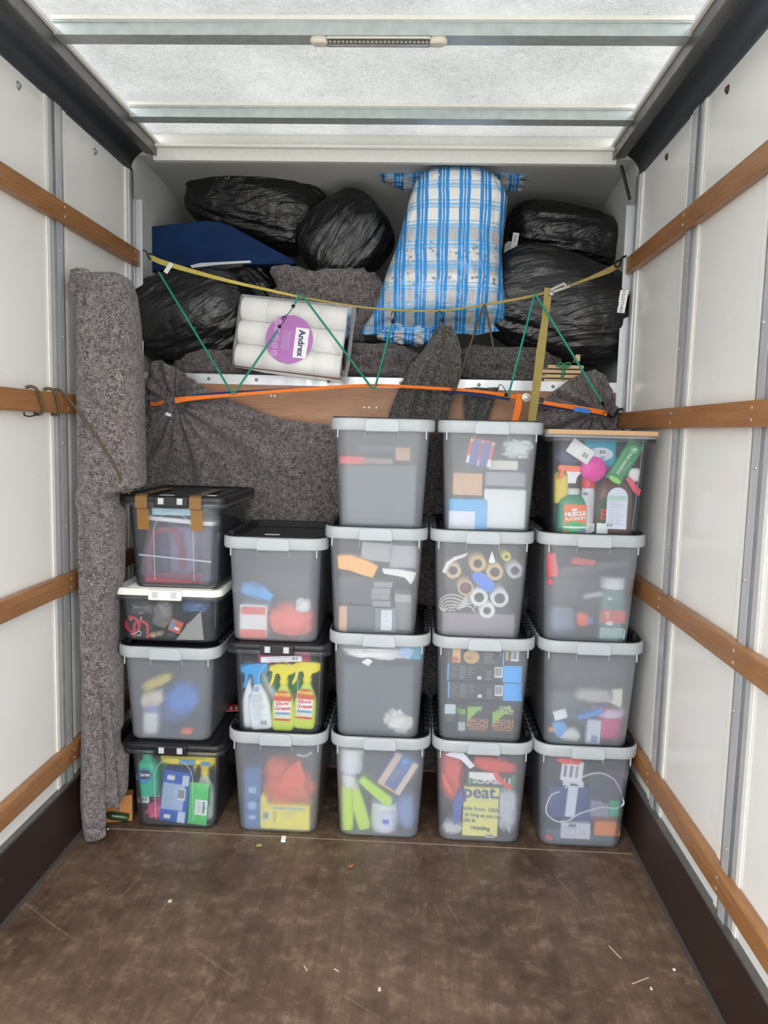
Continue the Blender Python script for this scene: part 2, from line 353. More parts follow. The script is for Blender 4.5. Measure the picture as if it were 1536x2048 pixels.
# black brace at right cove end
p0, p1 = Vector((.945,3.19,2.53)), Vector((.985,3.188,2.40))
b = MB(); b.tube([p0,p1],.007,4); struct(b.build('trim_%d' % n_, flat((.012,.012,.012),.4))); n_ += 1
# bulkhead
b = MB(); b.box((0,YB+.009,.825),(2.03,.018,1.65)); wb = struct(b.build('wall_back', m_ply))
b = MB()
for x in (-.44,-.425,-.05,-.03,.0,.45,.7):
    b.lathe([(.001,.001),(.005,.001),(.006,0)], 12, T(x, YB-.0005, 1.60 - (.04 if abs(x)<.06 else 0)) @ RX(90))
b.build('screw', flat((.6,.55,.5),.3,.5), wb)
b = MB(); b.box((0,YB-.002,1.664),(1.98,.004,.042)); b.box((0,YB+.03,1.683),(1.98,.064,.004))
al = struct(b.build('trim_%d' % n_, m_alu, bevel=.001)); n_ += 1
b = MB()
for x in (-.88,-.70,-.50,-.2,.1,.42,.72,.9): b.lathe([(.001,.002),(.006,.0018),(.007,0)], 12, T(x,YB-.004,1.664) @ RX(90))
b.build('screw', flat((.25,.25,.25),.35,.7), al)
# over-cab pod: shelf and curved nose
b = MB(); b.box((0,3.75,1.668),(2.03,1.10,.03)); struct(b.build('wall_shelf', m_shell))
b = MB(); arc = [(YB+.02,2.62),(YB+.06,2.585)]+[(3.26+1.02*math.sin(math.radians(a))**.62, 1.66+.915*math.cos(math.radians(a))**.62) for a in range(2,91,4)]
rings = [[(x,y,z) for y,z in arc] for x in (-1.03,1.03)]; b.loft(rings, False, False, True, closed=False)
struct(b.build('wall_front', m_shell, solid=.006))
for s in (-1,1):
    out = [(3.17,1.60),(4.32,1.60),(4.32,2.70),(3.17,2.70)]
    b = MB(); b.box((s*1.035,3.755,2.16),(.04,1.17,1.12))
    struct(b.build('wall_pod_'+('left' if s<0 else 'right'), m_shell))

# ------------------------------------------------------------------ timber lashing rails on the side walls
RZT = (2.178,1.564,.959,.357); RN = ('topmost','second','third','lowest')
for s, side in ((-1,'left'),(1,'right')):
    for k, z in enumerate(RZT):
        cx = s*(WX-.0155)
        if k == 3: pass
        b = MB(); o = [(cx-.0150,z-.066),(cx+.0150,z-.066),(cx+.0150,z),(cx-.0150,z)]
        b.prism(o, YR+.02, YB+.01 if k==0 else YB-.015)
        r_ = b.build('lashing_rail', m_rail, bevel=.006)
        lab = {('left',0):'varnished timber rail on left wall ending by yellow strap hook', ('left',1):'varnished timber rail on left wall with brown cord wound round it',
               ('left',2):'timber rail on left wall, third down, disappearing behind rolled blanket', ('left',3):'lowest timber rail on left wall just above dark kickboard',
               ('right',0):'topmost timber rail on right wall holding yellow strap hook', ('right',1):'timber rail on right wall level with the orange strap hook',
               ('right',2):'timber rail on right wall, third down, behind the crate stack', ('right',3):'lowest timber rail on right wall above dark kickboard'}[(side,k)]
        tag(r_, lab, 'rail', 'timber lashing rails on the van walls')
        for y in (3.14,2.52,1.915,1.31,.70):
            for dz in (-.018,-.048): q = MB(); q.lathe([(.0008,.0012),(.0045,.001),(.005,0)], 10, T(s*(WX-.0306),y,z+dz) @ RY(-90*s)); q.build('screw', flat((.55,.50,.45),.35,.6), r_)
# ceiling strip light on the nearer bow
L = empty('ceiling_light', (.033,2.312,2.578), 'slim strip light with cream end caps on nearer roof bow', 'light')
b = MB(); b.loft([rrect(.30,.034,.010,-.001),rrect(.30,.034,.010,-.008)]); b.build('housing', flat((.62,.60,.54),.4), L, fix=True)
for s in (-1,1):
    b = MB(); b.loft([rrect(.052,.036,.016,-.0005,0,6,s*.170),rrect(.052,.036,.016,-.012,0,6,s*.170),rrect(.042,.026,.012,-.018,0,6,s*.166)]); b.build('end_cap', flat((.66,.62,.52),.4), L, fix=True)
b = MB(); b.loft([rrect(.298,.028,.004,-.008),rrect(.298,.026,.010,-.016),rrect(.296,.016,.007,-.020)]); ln = b.build('lens', crate_mat('lamp_lens',(.95,.95,.95),.12,.1,.8), L, fix=True)
b = MB()
for i in range(24): b.box((-.138+i*.012,0,-.0095),(.006,.008,.002))
b.build('led_chip', flat((.75,.70,.45),.3), ln)

# ------------------------------------------------------------------ crates
def crate(label, x, z, h=.350, wb_=.29, wt=.325, rw=.362, db=.43, rd=.495, lid='inset', tub=None, yaw=0, y=2.64, group='plastic storage crates stacked five columns wide', tape=False, arch=False, lidm=None, sticker=None, latch=True):
    tub = tub or m_frost; rimtop = h+.040 if lid == 'inset' else h
    R_ = empty('storage_crate', (x,y,z), label, 'crate', group, (0,0,yaw))
    R_['h']=h; R_['wb']=wb_; R_['wt']=wt; R_['inset']=int(lid=='inset')
    def ring(zz, ins=0.0, r=.042):
        k = zz/h; wv = wb_+(wt-wb_)*k-2*ins; f_ = -.022*k+ins; bk_ = db+.014*k-ins
        return rrect(wv, bk_-f_, r-ins*.5, zz, (bk_+f_)/2, 7)
    b = MB(); rr = [ring(.0,.010,.036),ring(.003,.003),ring(.010),ring(.014),ring(.020)]+[ring(h*k) for k in (.3,.6,.9)]+[ring(h-.002),ring(h+.0015),ring(h+.002)]
    rr += [ring(h+.002,.0022),ring(h+.0015,.0022),ring(h-.002,.0022),ring(h*.5,.0022),ring(.020,.0022),ring(.013,.0022),ring(.004,.006)]
    b.loft(rr, True, True, True); tb = b.build('tub', tub, R_, fix=True)
    yc = (db+.014-.022)/2; rf = yc-rd/2
    if lid == 'inset':
        b = MB(); P = lambda dw, zz, r=.068: rrect(rw-dw, rd-dw, r-dw/2, zz, yc, 10)
        prof = [(.030,h-.004),(.003,h-.002),(.0,h+.004),(.0,h+.030),(.003,h+.037),(.010,h+.040),(.016,h+.037),(.018,h+.022),(.028,h+.010),(.038,h+.006)]
        b.loft([P(*q) for q in prof]+[P(*prof[0])], False, False, True); b.build('rim', m_rim, R_, fix=True)
        b = MB(); o = [(-.054,-.004),(.054,-.004),(.058,.0),(.058,.026),(.052,.036),(.044,.039),(-.044,.039),(-.052,.036),(-.058,.026),(-.058,.0)]
        b.prism([(a_,c_+h-.001) for a_,c_ in o], rf-.006, rf+.006); b.build('grip', m_rim, R_, bevel=.003)
        for xx in (-.056,.056,-wt/2+.012,wt/2-.012): b = MB(); b.box((xx,-.0235,h-.014),(.0016 if abs(xx)<.1 else .004,.004,.028)); b.build('rib', m_rim, R_)
        lz = h+.016; b = MB()
        PL = lambda dw, zz, r=.064: rrect(rw-dw, rd-dw, r-dw/2+.004, zz, yc, 10)
        b.loft([PL(.040,lz-.006),PL(.040,lz),PL(.030,lz+.010),PL(.022,h+.040),PL(.013,h+.043),PL(.013,h+.041),PL(.024,h+.036),PL(.040,lz+.005),PL(.050,lz+.002)], True, True, True)
        k = 0
        while k*.0195+.08 < rd-.03:
            yy = rf+.045+k*.0195; b.box((0,yy,lz+.004),(rw-.085,.006,.006)); k += 1
        for k in range(7):
            for s in (-1,1): b.box((s*(rw/2-.013),rf+.12+k*.045,h+.034),(.020,.020,.022))
        b.build('lid', lidm or m_lid, R_, fix=False, bevel=0)
        top = lz+.007
    else:
        lm = lidm or m_lid; b = MB(); P = lambda dw, zz, r=.040: rrect(rw-dw, rd-dw, r-dw/2, zz, yc, 7)
        b.loft([P(.030,h-.026),P(.0,h-.026),P(.002,h-.012),P(.006,h-.010)], False, False, True); b.build('rim', tub, R_, fix=True)
        b = MB(); b.loft([P(.002,h-.010),P(.0,h-.004),P(.0,h+.006),P(.008,h+.014),P(.034,h+.014),P(.040,h+.006),P(.060,h+.005)], True, True, True)
        k = 0
        while k*.021+.09 < rd-.03: b.box((0,rf+.05+k*.021,h+.008),(rw-.09,.007,.006)); k += 1
        ld = b.build('lid', lm, R_, fix=False)
        if latch: b = MB(); b.box((0,rf-.003,h-.006),(.118,.016,.036)); cl = b.build('latch', lm, R_, bevel=.004)
        for s in (-1,1) if latch else (): b = MB(); b.box((s*.033,rf-.011,h-.004),(.020,.003,.022)); b.build('clip_window', m_clip, cl, bevel=.001)
        top = h+.011
    if arch:
        b = MB(); pts = [(-.070,-.003,.03)]+[(-.070+.070*(1-math.cos(math.radians(a))), -.018*(.62+.2*math.sin(math.radians(a))), h*.62+.075*math.sin(math.radians(a))) for a in range(0,181,15)]+[(.070,-.003,.03)]
        pts = [(px_, -.022*pz_/h-.0012, pz_) for px_,_,pz_ in pts]
        b.tube(pts, .0008, 6); b.build('moulded_arch', flat((.62,.63,.65),.3), R_)
    if sticker:
        for (sx_, sy_, sw_, sd_, wr) in sticker:
            b = MB(); b.box((sx_,rf+sy_,top+.0008),(sw_,sd_,.0012)); st_ = b.build('paper_label', flat((.85,.85,.83),.6), R_)
            if wr:
                b = MB(); b.text(wr, .013, T(sx_,rf+sy_,top+.0022) @ RX(-90)); b.build('lettering', flat((.02,.02,.02),.5), st_)
    if tape:
        for xx in (-.105,.085):
            b = MB(); ts = [(h*.66,-.0235*.66-.001),(h-.034,-.0235),(h-.030,rf-.0025),(h+.010,rf-.003),(h+.0165,rf+.008),(h+.0165,rf+.16),(h+.0165,rf+.30)]
            vs = []
            for zz, yy in ts: vs += [(xx-.021,yy,zz),(xx+.021,yy,zz)]
            b.add(vs,[(2*i,2*i+1,2*i+3,2*i+2) for i in range(len(ts)-1)]); b.build('packing_tape', m_tape, R_, solid=.0006)
    return R_
PT = .373
GC = None
# column 1 (left)
crate('clear crate of green and blue cleaning packs, black lid, on floor at far left', -.671, .0, h=.318, wb_=.295, rw=.375, lid='over', tub=m_clear, arch=True)
crate('frosted crate with blue and yellow blur, under the white-lidded box', -.692, .332, h=.315, rw=.375)
crate('shallow clear box with white lid holding red clamps', -.690, .697, h=.185, wb_=.335, wt=.355, rw=.392, lid='over', tub=m_clear, lidm=m_wlid)
crate('clear crate with black lid taped shut with brown tape, left stack top', -.668, .893, h=.318, wb_=.30, wt=.335, rw=.385, lid='over', tub=m_clear, tape=True, arch=True, sticker=[(-.03,.05,.05,.02,''),(.11,.09,.05,.025,'')])
# column 2
crate('frosted crate on floor holding orange bag and yellow packet', -.296, .0, wb_=.285)
crate('clear crate of upright spray bottles with black clip lid', -.293, PT, h=.328, wb_=.30, rw=.372, lid='over', tub=m_clear, arch=True)
crate('frosted crate with red and pale blue blur topping the second stack', -.312, .712, h=.338, wb_=.30, rw=.372, sticker=[(-.04,.20,.055,.02,''),(.07,.10,.055,.02,'')])
# column 3
crate('frosted crate on floor with lime bottles and white tubs', .075, .0)
crate('frosted crate with white paper rolls near top and dark grey middle', .063, PT)
crate('frosted crate with orange cloth, grey blocks and white paper', .042, 2*PT, tub=m_semi, sticker=[(0,.012,.04,.012,'')])
crate('frosted dark grey crate with red streak, top of the middle stack', .055, 3*PT)
# column 4
crate('frosted crate on floor with yellow leaflet reading peat', .440, .0, tub=m_semi)
crate('semi-clear crate of black boxes with bright blue ends', .430, PT, tub=m_semi)
crate('frosted crate of cardboard tubes and a white rope coil', .410, 2*PT, tub=m_semi)
crate('frosted crate with red and blue striped packet, under orange strap', .425, 3*PT)
# column 5 (right)
crate('frosted crate on floor with white cable loop and orange box', .803, .0, rw=.366, tub=m_semi)
crate('frosted crate with pink tub and blue handle, beside right wall', .803, PT, rw=.366)
crate('frosted crate with red tags and tall labelled can', .786, 2*PT, rw=.370)
cr5 = crate('clear crate of cleaning bottles with cardboard on top, right stack top', .795, 3*PT, h=.352, rw=.372, tub=m_clear, latch=False, lid='open' if False else 'over', lidm=crate_mat('clear_lid',(.93,.95,.96),.62,.4,.5,(.85,.88,.9)))
b = MB(); b.box((.79,2.825,3*PT+.366),(.345,.46,.004)); b.box((.79,2.588,3*PT+.360),(.36,.004,.014), ); 
cb_ = b.build('cardboard_sheet', m_card); tag(cb_, 'brown cardboard sheet folded over right-hand top crate', 'cardboard')

# ------------------------------------------------------------------ builders for what is inside the crates (sizes in photo pixels at the crate fronts)
U = .00174
WHT, BLK, NAVY, BLUE, SKY, TEAL = (.82,.82,.80), (.015,.016,.018), (.02,.035,.13), (.03,.12,.50), (.10,.40,.85), (.01,.42,.55)
RED, PINK, MAG, ORG, YEL, LIME, GRN, DGRN = (.62,.03,.03), (.75,.10,.22), (.75,.02,.35), (.85,.16,.03), (.90,.70,.04), (.62,.85,.03), (.03,.38,.14), (.01,.10,.04)
GREY, DGREY, LGREY, BRN, TAN, MAR, PUR, CREAM = (.22,.23,.24), (.045,.048,.055), (.50,.51,.52), (.10,.035,.015), (.55,.36,.20), (.16,.01,.03), (.08,.04,.10), (.75,.66,.45)
def item(name, label, cat, px, py, d, tilt=0, yf=2.652, group=None, rz=0):
    p = at(px, py, yf); return empty(name, (p.x, p.y+d/2, p.z), label, cat, group, (0, tilt, rz))
def decor(R_, y0, deco):
    for i, q in enumerate(deco):
        k = q[0]; x, z = q[1]*U, q[2]*U; y = y0-.0006*(i+1); b = MB()
        if k == 'p': b.box((x,y,z),(q[3]*U,.0008,q[4]*U)); b.build('printed_panel', flat(q[5]), R_)
        elif k == 'o':
            n = 28; b.prism([(x+q[3]*U/2*math.cos(2*PI*j/n), z+q[4]*U/2*math.sin(2*PI*j/n)) for j in range(n)], y-.0004, y+.0004); b.build('printed_oval', flat(q[5]), R_, fix=True)
        elif k == 'a':   # arched label
            wv, hv = q[3]*U/2, q[4]*U/2; o = [(x-wv,z-hv),(x+wv,z-hv)]+[(x+wv*math.cos(math.radians(a)), z+hv-wv+wv*math.sin(math.radians(a))) for a in range(0,181,15)]
            b.prism(o, y-.0004, y+.0004); b.build('arched_label', flat(q[5]), R_, fix=True)
        elif k == 'b':
            random.seed(i*7+int(abs(q[1]*3))); b.box((x,y,z),(q[3]*U,.0006,q[4]*U)); pn = b.build('barcode_panel', flat(WHT), R_)
            b = MB(); xx = -q[3]*U*.42
            while xx < q[3]*U*.40:
                wv = random.choice((.0008,.0012,.0022)); b.box((x+xx,y-.0005,z+q[4]*U*.04),(wv,.0003,q[4]*U*.74)); xx += wv+random.choice((.0009,.0013,.002))
            b.build('barcode', flat(BLK), pn)
        elif k == 'l':
            random.seed(i+int(abs(q[2]))); n = max(2,int(q[4]/4)); lc = q[5] if len(q) > 5 else (.30,.30,.32)
            for j in range(n):
                wv = q[3]*U*random.uniform(.6,.98); b.box((x-(q[3]*U-wv)/2,y,z+q[4]*U*(.5-(j+.5)/n)),(wv,.0003,.0016))
            b.build('small_print', flat(lc), R_)
        elif k == 't':
            ang = q[6] if len(q) > 6 else 0
            b.text(q[3], q[4]*U, T(x,y,z) @ RY(ang), bold=q[7] if len(q) > 7 else .0006); b.build('lettering', flat(q[5]), R_)
def carton(label, px, py, wv, hv, col, d=.06, tilt=0, yf=2.652, deco=(), name='carton', cat='box', group=None, rough=.45, part='box_body'):
    R_ = item(name, label, cat, px, py, d, tilt, yf, group)
    b = MB(); b.box((0,0,0),(wv*U,d,hv*U)); b.build(part, flat(col, rough), R_, bevel=.002); decor(R_, -d/2, deco); return R_
def blobmesh(wv, hv, d, amp=.12, seed=0, e=.7, n=26, m=36, ridge=.5, f=3.0):
    rings = []
    for i in range(n+1):
        th = PI*i/n; r = []
        for j in range(m):
            ph = 2*PI*j/m; c_ = lambda v, q: math.copysign(abs(v)**q, v)
            x, y, z = c_(math.sin(th),e)*c_(math.cos(ph),e), c_(math.sin(th),e)*c_(math.sin(ph),e), c_(math.cos(th),e)
            nn = noise.noise(Vector((x*f+seed*7.3,y*f,z*f+seed))); n2 = abs(noise.noise(Vector((x*f*2.2+seed,y*f*2.2+5,z*f*1.4))))
            k = 1+amp*nn*2-amp*ridge*n2*2; r.append((x*wv/2*k, y*d/2*k, z*hv/2*k))
        rings.append(r)
    return rings
def blob(label, px, py, wv, hv, col, d=.07, tilt=0, yf=2.655, name='crumpled_cloth', cat='cloth', seed=0, amp=.16, rough=.6, group=None, deco=(), part=None):
    R_ = item(name, label, cat, px, py, d, tilt, yf, group) if deco else None
    b = MB(); b.loft(blobmesh(wv*U, hv*U, d, amp, seed or (px*.37+py*.11)), True, True)
    if R_: b.build(part or 'soft_body', flat(col, rough), R_); decor(R_, -d/2-.001, deco); return R_
    o = b.build(name, flat(col, rough)); p = at(px, py, yf); o.location = (p.x, p.y+d/2, p.z); o.rotation_euler = (0, math.radians(tilt), 0)
    return tag(o, label, cat, group)
def pouch(label, px, py, wv, hv, col, d=.04, tilt=0, yf=2.652, deco=(), name='pouch', cat='packet', rough=.3, group=None):
    R_ = item(name, label, cat, px, py, d, tilt, yf, group); W, H = wv*U, hv*U; rings = []
    for i in range(17):
        t_ = i/16; z = (t_-.5)*H; k = max(.04, (math.sin(PI*min(1,max(0,t_))))**.45); r = []
        for j in range(28):
            a_ = 2*PI*j/28; cx_ = math.copysign(abs(math.cos(a_))**.55, math.cos(a_)); sy_ = math.copysign(abs(math.sin(a_))**.7, math.sin(a_))
            wob = .0022*noise.noise(Vector((cx_*3+px,z*60,sy_)))
            r.append((cx_*W/2*(1-.04*k), sy_*d/2*k+wob, z))
        rings.append(r)
    b = MB(); b.loft(rings); b.build('packet_body', flat(col, rough), R_); decor(R_, -d/2-.0012, deco); return R_
def spray(label, px, py, hv, wv, body, trig, face=-1, d=.05, tilt=0, yf=2.652, deco=(), liquid=None, neck=None, group='trigger spray bottles in the clear crates'):
    R_ = item('spray_bottle', label, 'spray bottle', px, py, d, tilt, yf, group); H, W = hv*U, wv*U
    z0, hb = -H/2, H*.74; prof = [(0,.82),(.02,.95),(.10,1.0),(.45,1.0),(.58,.96),(.70,.80),(.82,.52),(.90,.34),(.93,.30),(1.0,.30)]
    b = MB(); b.loft([rrect(W*k, max(.022,d*(k if k>.5 else k*1.3)), min(.012,W*k*.3), z0+hb*t_) for t_,k in prof]); b.build('bottle', flat(body,.3), R_, subd=1)
    b = MB(); b.lathe([(W*.19,z0+hb*.93),(W*.20,z0+hb*.94),(W*.20,z0+hb*1.02),(W*.15,z0+hb*1.04)], 16, T(0,0,0)); b.build('collar', flat(neck or trig,.35), R_)
    s = face; o = [(-.10,.0),(.12,.0),(.20,.10),(.40,.13),(.55,.17),(.60,.24),(.50,.29),(-.30,.29),(-.62,.25),(-.66,.17),(-.50,.15),(-.56,.02),(-.66,-.08),(-.60,-.12),(-.46,-.04),(-.36,.12),(-.2,.12)]
    b = MB(); zt = z0+hb*1.0; b.prism([((q*W*1.0)*(-s), zt+r_*H*.90) for q, r_ in o], -.011, .011); b.build('trigger_head', flat(trig,.35), R_, fix=True, bevel=.003)
    decor(R_, -d/2-.0012, deco); return R_
def bottle(label, px, py, wv, hv, col, cap, d=.045, tilt=0, yf=2.652, deco=(), capw=.35, caph=.14, neck=.22, name='bottle', cat='bottle', rough=.3, round_=False, group=None):
    R_ = item(name, label, cat, px, py, d, tilt, yf, group); H, W = hv*U, wv*U; hb = H*(1-caph); z0 = -H/2; b = MB()
    prof = [(0,.88),(.03,1),(1-neck,1),(1-neck*.55,.86),(1-neck*.15,capw*1.1),(1,capw)]
    if round_: b.loft([[(W*k/2*math.cos(a*PI/12), W*k/2*math.sin(a*PI/12), z0+hb*t_) for a in range(24)] for t_,k in prof])
    else: b.loft([rrect(W*k, max(.015,d*k), min(d*k*.42,W*k*.3), z0+hb*t_) for t_,k in prof])
    b.build('bottle_body', flat(col,rough), R_, subd=1)
    b = MB(); rc = W*capw*.62; b.lathe([(rc*.98,z0+hb-.002),(rc,z0+hb+.004),(rc*.96,z0+H-.003),(rc*.8,z0+H)], 20); b.build('cap', flat(cap,.35), R_)
    decor(R_, -(W/2 if round_ else d/2)-.0012, deco); return R_
def roll(label, px, py, ro, ri, hole, ln_=.20, yf=2.66, col=WHT, group='cardboard tubes seen end-on', tilt=0):
    p = at(px, py, yf); R_ = empty('paper_roll', (p.x,p.y,p.z), label, 'roll', group, (0,0,tilt)); ro, ri = ro*U, ri*U
    rings = [[(r*math.cos(2*PI*k/28), y, r*math.sin(2*PI*k/28)) for k in range(28)] for r, y in ((ri,.003),(ri,0),(ro,0),(ro,ln_),(ri,ln_),(ri,.003))]
    b = MB(); b.loft(rings, False, False); b.build('wound_layer', flat(col,.8), R_, fix=True)
    rings = [[(r*math.cos(2*PI*k/28), y, r*math.sin(2*PI*k/28)) for k in range(28)] for r, y in ((ri-.002,.003),(ri-.002,.001),(ri-.0002,.001),(ri-.0002,ln_),(ri-.002,ln_),(ri-.002,.003))]
    b = MB(); b.loft(rings, False, False); b.build('core', flat(hole,.8), R_, fix=True); return R_
def shape(name, label, cat, pts, d, col, yf=2.652, rough=.5, group=None, bevel=.0015, m=None):
    """solid piece with a given front outline (photo px), real thickness d"""
    P = [at(x, y, yf) for x, y in pts]; cx_ = sum(p.x for p in P)/len(P); cz_ = sum(p.z for p in P)/len(P)
    b = MB(); b.prism([(p.x-cx_, p.z-cz_) for p in P], 0, d); o = b.build(name, m or flat(col, rough), fix=True, bevel=bevel)
    o.location = (cx_, yf, cz_); return tag(o, label, cat, group)
def cord(name, label, cat, pts, r, col, yf=2.655, rough=.4, group=None, parent=None, m=None):
    P = [at(q[0], q[1], q[2] if len(q) > 2 else yf) for q in pts]
    c0 = P[len(P)//2]; b = MB(); b.tube(spline([q-c0 for q in P], 8), r, 8); o = b.build(name, m or flat(col, rough), parent)
    o.location = c0; return o if parent else tag(o, label, cat, group)

# ---- column 1, floor crate
bottle('green hand soap bottle with dark blue oval label, far left floor crate', 283, 1547, 46, 96, (.03,.50,.28), (.05,.45,.25), d=.06, tilt=-2, deco=(('o',-3,-2,34,34,(.05,.30,.55)),('o',-3,2,32,20,NAVY),('t',-3,2,'Carex',11,WHT)), capw=.38, caph=.16)
pouch('green refill pouch with leaf print, behind soap bottle in far left floor crate', 312, 1580, 84, 118, (.03,.36,.16), d=.05, yf=2.73, deco=(('o',24,10,12,26,(.10,.55,.25)),('o',34,-20,12,26,(.10,.55,.25)),('o',10,-36,12,24,(.10,.55,.25)),('b',-28,-12,20,16)))
carton('white barcode tag low on green bottle in far left floor crate', 288, 1596, 24, 18, WHT, d=.003, yf=2.655, deco=(('b',0,-1,20,13),), name='price_tag', cat='tag')
pouch('yellow wipes packet lying along top of far left floor crate', 378, 1523, 124, 26, YEL, d=.10, yf=2.64, deco=(('p',4,2,34,9,(.10,.35,.55)),('p',42,0,18,8,(.1,.3,.5))), name='wipes_packet')
carton('blue tablet box tilted in far left floor crate with printed white panel', 351, 1596, 58, 112, (.03,.12,.52), d=.055, tilt=6, yf=2.665, deco=(('p',-4,0,46,58,(.42,.55,.78)),('l',-12,0,26,52),('b',14,8,16,26),('p',-12,42,16,10,WHT),('p',18,-42,16,24,(.6,.68,.85)),('p',-12,-44,14,8,WHT),('p',20,40,14,22,(.6,.68,.85))))
spray('white spray bottle with yellow trigger in far left floor crate', 412, 1590, 136, 46, (.70,.75,.68), YEL, -1, d=.05, tilt=2, yf=2.70, deco=(('p',6,-14,24,44,(.10,.55,.20)),))
pouch('bright green cleaner pouch with white panel, far left floor crate', 396, 1612, 42, 92, (.10,.62,.16), d=.02, tilt=4, yf=2.650, deco=(('p',8,-4,26,34,WHT),('l',4,-4,10,28),('t',14,-4,'antibac',9,(.05,.3,.2),90)), name='cleaner_pouch')
blob('pink cloth bundle at bottom of far left floor crate', 302, 1640, 64, 36, PINK, d=.09, yf=2.66)
blob('pale clear bag of sundries behind green pouch, far left floor crate', 350, 1560, 120, 90, (.25,.42,.35), d=.10, yf=2.82, name='plastic_bag', cat='bag')
# ---- column 1, frosted crate
bottle('blurred white bottle low in left frosted crate', 268, 1462, 34, 60, WHT, (.25,.28,.62), d=.06, yf=2.67, capw=.9, caph=.2, neck=.06)
blob('blurred yellow cloth high in left frosted crate', 312, 1365, 66, 22, (.75,.6,.08), d=.06, tilt=-25, yf=2.68)
blob('blurred pale pink bundle in left frosted crate', 302, 1400, 50, 34, (.85,.70,.62), d=.06, tilt=-18, yf=2.675)
blob('blurred bright blue bag in left frosted crate', 360, 1402, 66, 66, (.03,.20,.72), d=.08, tilt=30, yf=2.675, name='plastic_bag', cat='bag')
blob('blurred navy cloth across lower left frosted crate', 330, 1445, 90, 50, (.06,.13,.35), d=.10, yf=2.73)
blob('small orange blur at bottom of left frosted crate', 372, 1464, 26, 14, ORG, d=.03, yf=2.66)
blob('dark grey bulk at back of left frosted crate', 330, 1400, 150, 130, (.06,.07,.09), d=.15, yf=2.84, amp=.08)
# ---- column 1, shallow white-lidded box
for i, (cx_, cy_, r_, tl) in enumerate(((262,1250,11,-20),(281,1256,13,0))):
    R_ = item('spring_clamp', ('red round clamp at left end of shallow white-lidded box','red arched clamp with white tip in shallow white-lidded box')[i], 'clamp', cx_, cy_, .02, tl, 2.645+.004*i, 'red clamps in the shallow box')
    b = MB(); pts = [(math.cos(math.radians(a))*r_*U*1.1, 0, math.sin(math.radians(a))*r_*U) for a in range(-10,191,18)]
    if i: pts = [(r_*U*1.1,0,-.04)]+pts+[(-r_*U*1.1,0,-.04)]
    else: pts = [(math.cos(math.radians(a))*r_*U*1.2, 0, math.sin(math.radians(a))*r_*U*1.5) for a in range(-60,281,20)]
    b.tube(pts, .0055, 8); b.build('frame', flat((.62,.015,.03),.35), R_)
    b = MB(); b.tube([(0,0,r_*U-.002),(0,0,r_*U+.016)], .0022, 8); b.build('screw_tip', flat((.7,.7,.7),.3), R_)
cord('wire_hook', 'white wire hook beside red clamps in shallow box', 'hook', ((262,1268),(268,1268),(274,1264),(279,1262),(282,1266),(279,1271),(274,1270)), .0014, (.8,.8,.8), 2.642)
blob('crinkled silver bag at top left of shallow box', 278, 1218, 70, 24, (.10,.10,.11), d=.10, yf=2.68, name='plastic_bag', cat='bag', rough=.2, amp=.3)
blob('clear grip bag of dark fittings in middle of shallow box', 325, 1228, 40, 54, (.17,.165,.15), d=.04, yf=2.655, name='plastic_bag', cat='bag', rough=.2)
carton('orange and blue backed blister pack tilted in shallow box', 352, 1252, 26, 26, (.60,.09,.03), d=.008, tilt=20, yf=2.65, deco=(('p',-6,2,9,20,(.15,.25,.38)),('p',4,-3,10,5,WHT)), name='blister_pack', cat='packet')
blob('crumpled blue plastic bag at right end of shallow box', 388, 1214, 54, 26, (.08,.15,.32), d=.08, yf=2.67, name='plastic_bag', cat='bag', rough=.3)
carton('second orange-backed blister pack at right of shallow box', 385, 1252, 22, 20, (.55,.08,.02), d=.006, tilt=-30, yf=2.652, name='blister_pack', cat='packet')
shape('grip_bag', 'pale empty grip bag leaning at right front of shallow box', 'bag', ((352,1280),(372,1252),(402,1222),(408,1280)), .004, (.33,.32,.29), 2.645, .2)
for i, (x_, y_, c_) in enumerate(((250,1273,DGREY),(305,1275,TAN),(318,1268,(.35,.3,.2)),(296,1256,BLK),(340,1274,DGREY))):
    blob(('dark fitting in bottom left corner of shallow box','tan fitting near middle bottom of shallow box','brassy fitting beside the tan one in shallow box','black fitting right of the red clamps','dark fitting below the blister pack')[i], x_, y_, 16, 10, c_, d=.03, yf=2.66, name='metal_fitting', cat='fitting')
blob('dark tools filling back of shallow box', 335, 1245, 150, 60, (.025,.025,.03), d=.2, yf=2.74, name='tool_bundle', cat='tools', amp=.1)
# ---- column 1, taped crate
R_ = item('food_container', 'large upturned clear container with white lid, inside taped crate', 'container', 340, 1088, .20, 4, 2.665)
b = MB(); b.loft([rrect(.272*k, .19*k, .03, z) for z,k in ((-.125,.95),(-.12,.99),(.04,.88),(.075,.86))]); b.build('container_body', crate_mat('violet_tinted_container',(.86,.84,.94),.30,.25,.6,(.60,.58,.74)), R_, fix=True)
b = MB(); b.loft([rrect(.255, .185, .03, z) for z in (.076,.092)]); b.build('container_lid', flat((.80,.80,.82),.35), R_, fix=True, bevel=.003)
b = MB(); b.tube([(-.130,-.0955,-.05),(.130,-.0955,-.05)], .003, 8); b.build('moulded_band', flat((.66,.66,.76),.3), R_)
R_ = item('dustpan', 'red plastic frame standing inside taped crate', 'frame', 322, 1115, .03, 0, 2.70)
b = MB(); b.tube(spline([(-.056,0,-.085),(-.060,0,.0),(-.04,0,.075),(.0,0,.088),(.04,0,.075),(.060,0,.0),(.062,0,-.05)],6), .011, 8); b.build('frame', flat((.62,.05,.09),.35), R_)
b = MB(); b.box((.03,0,-.085),(.21,.03,.038)); b.build('base', flat((.62,.05,.09),.35), R_, bevel=.006)
R_ = item('food_container', 'small nested clear tub right of the red frame, taped crate', 'container', 366, 1105, .06, 0, 2.735)
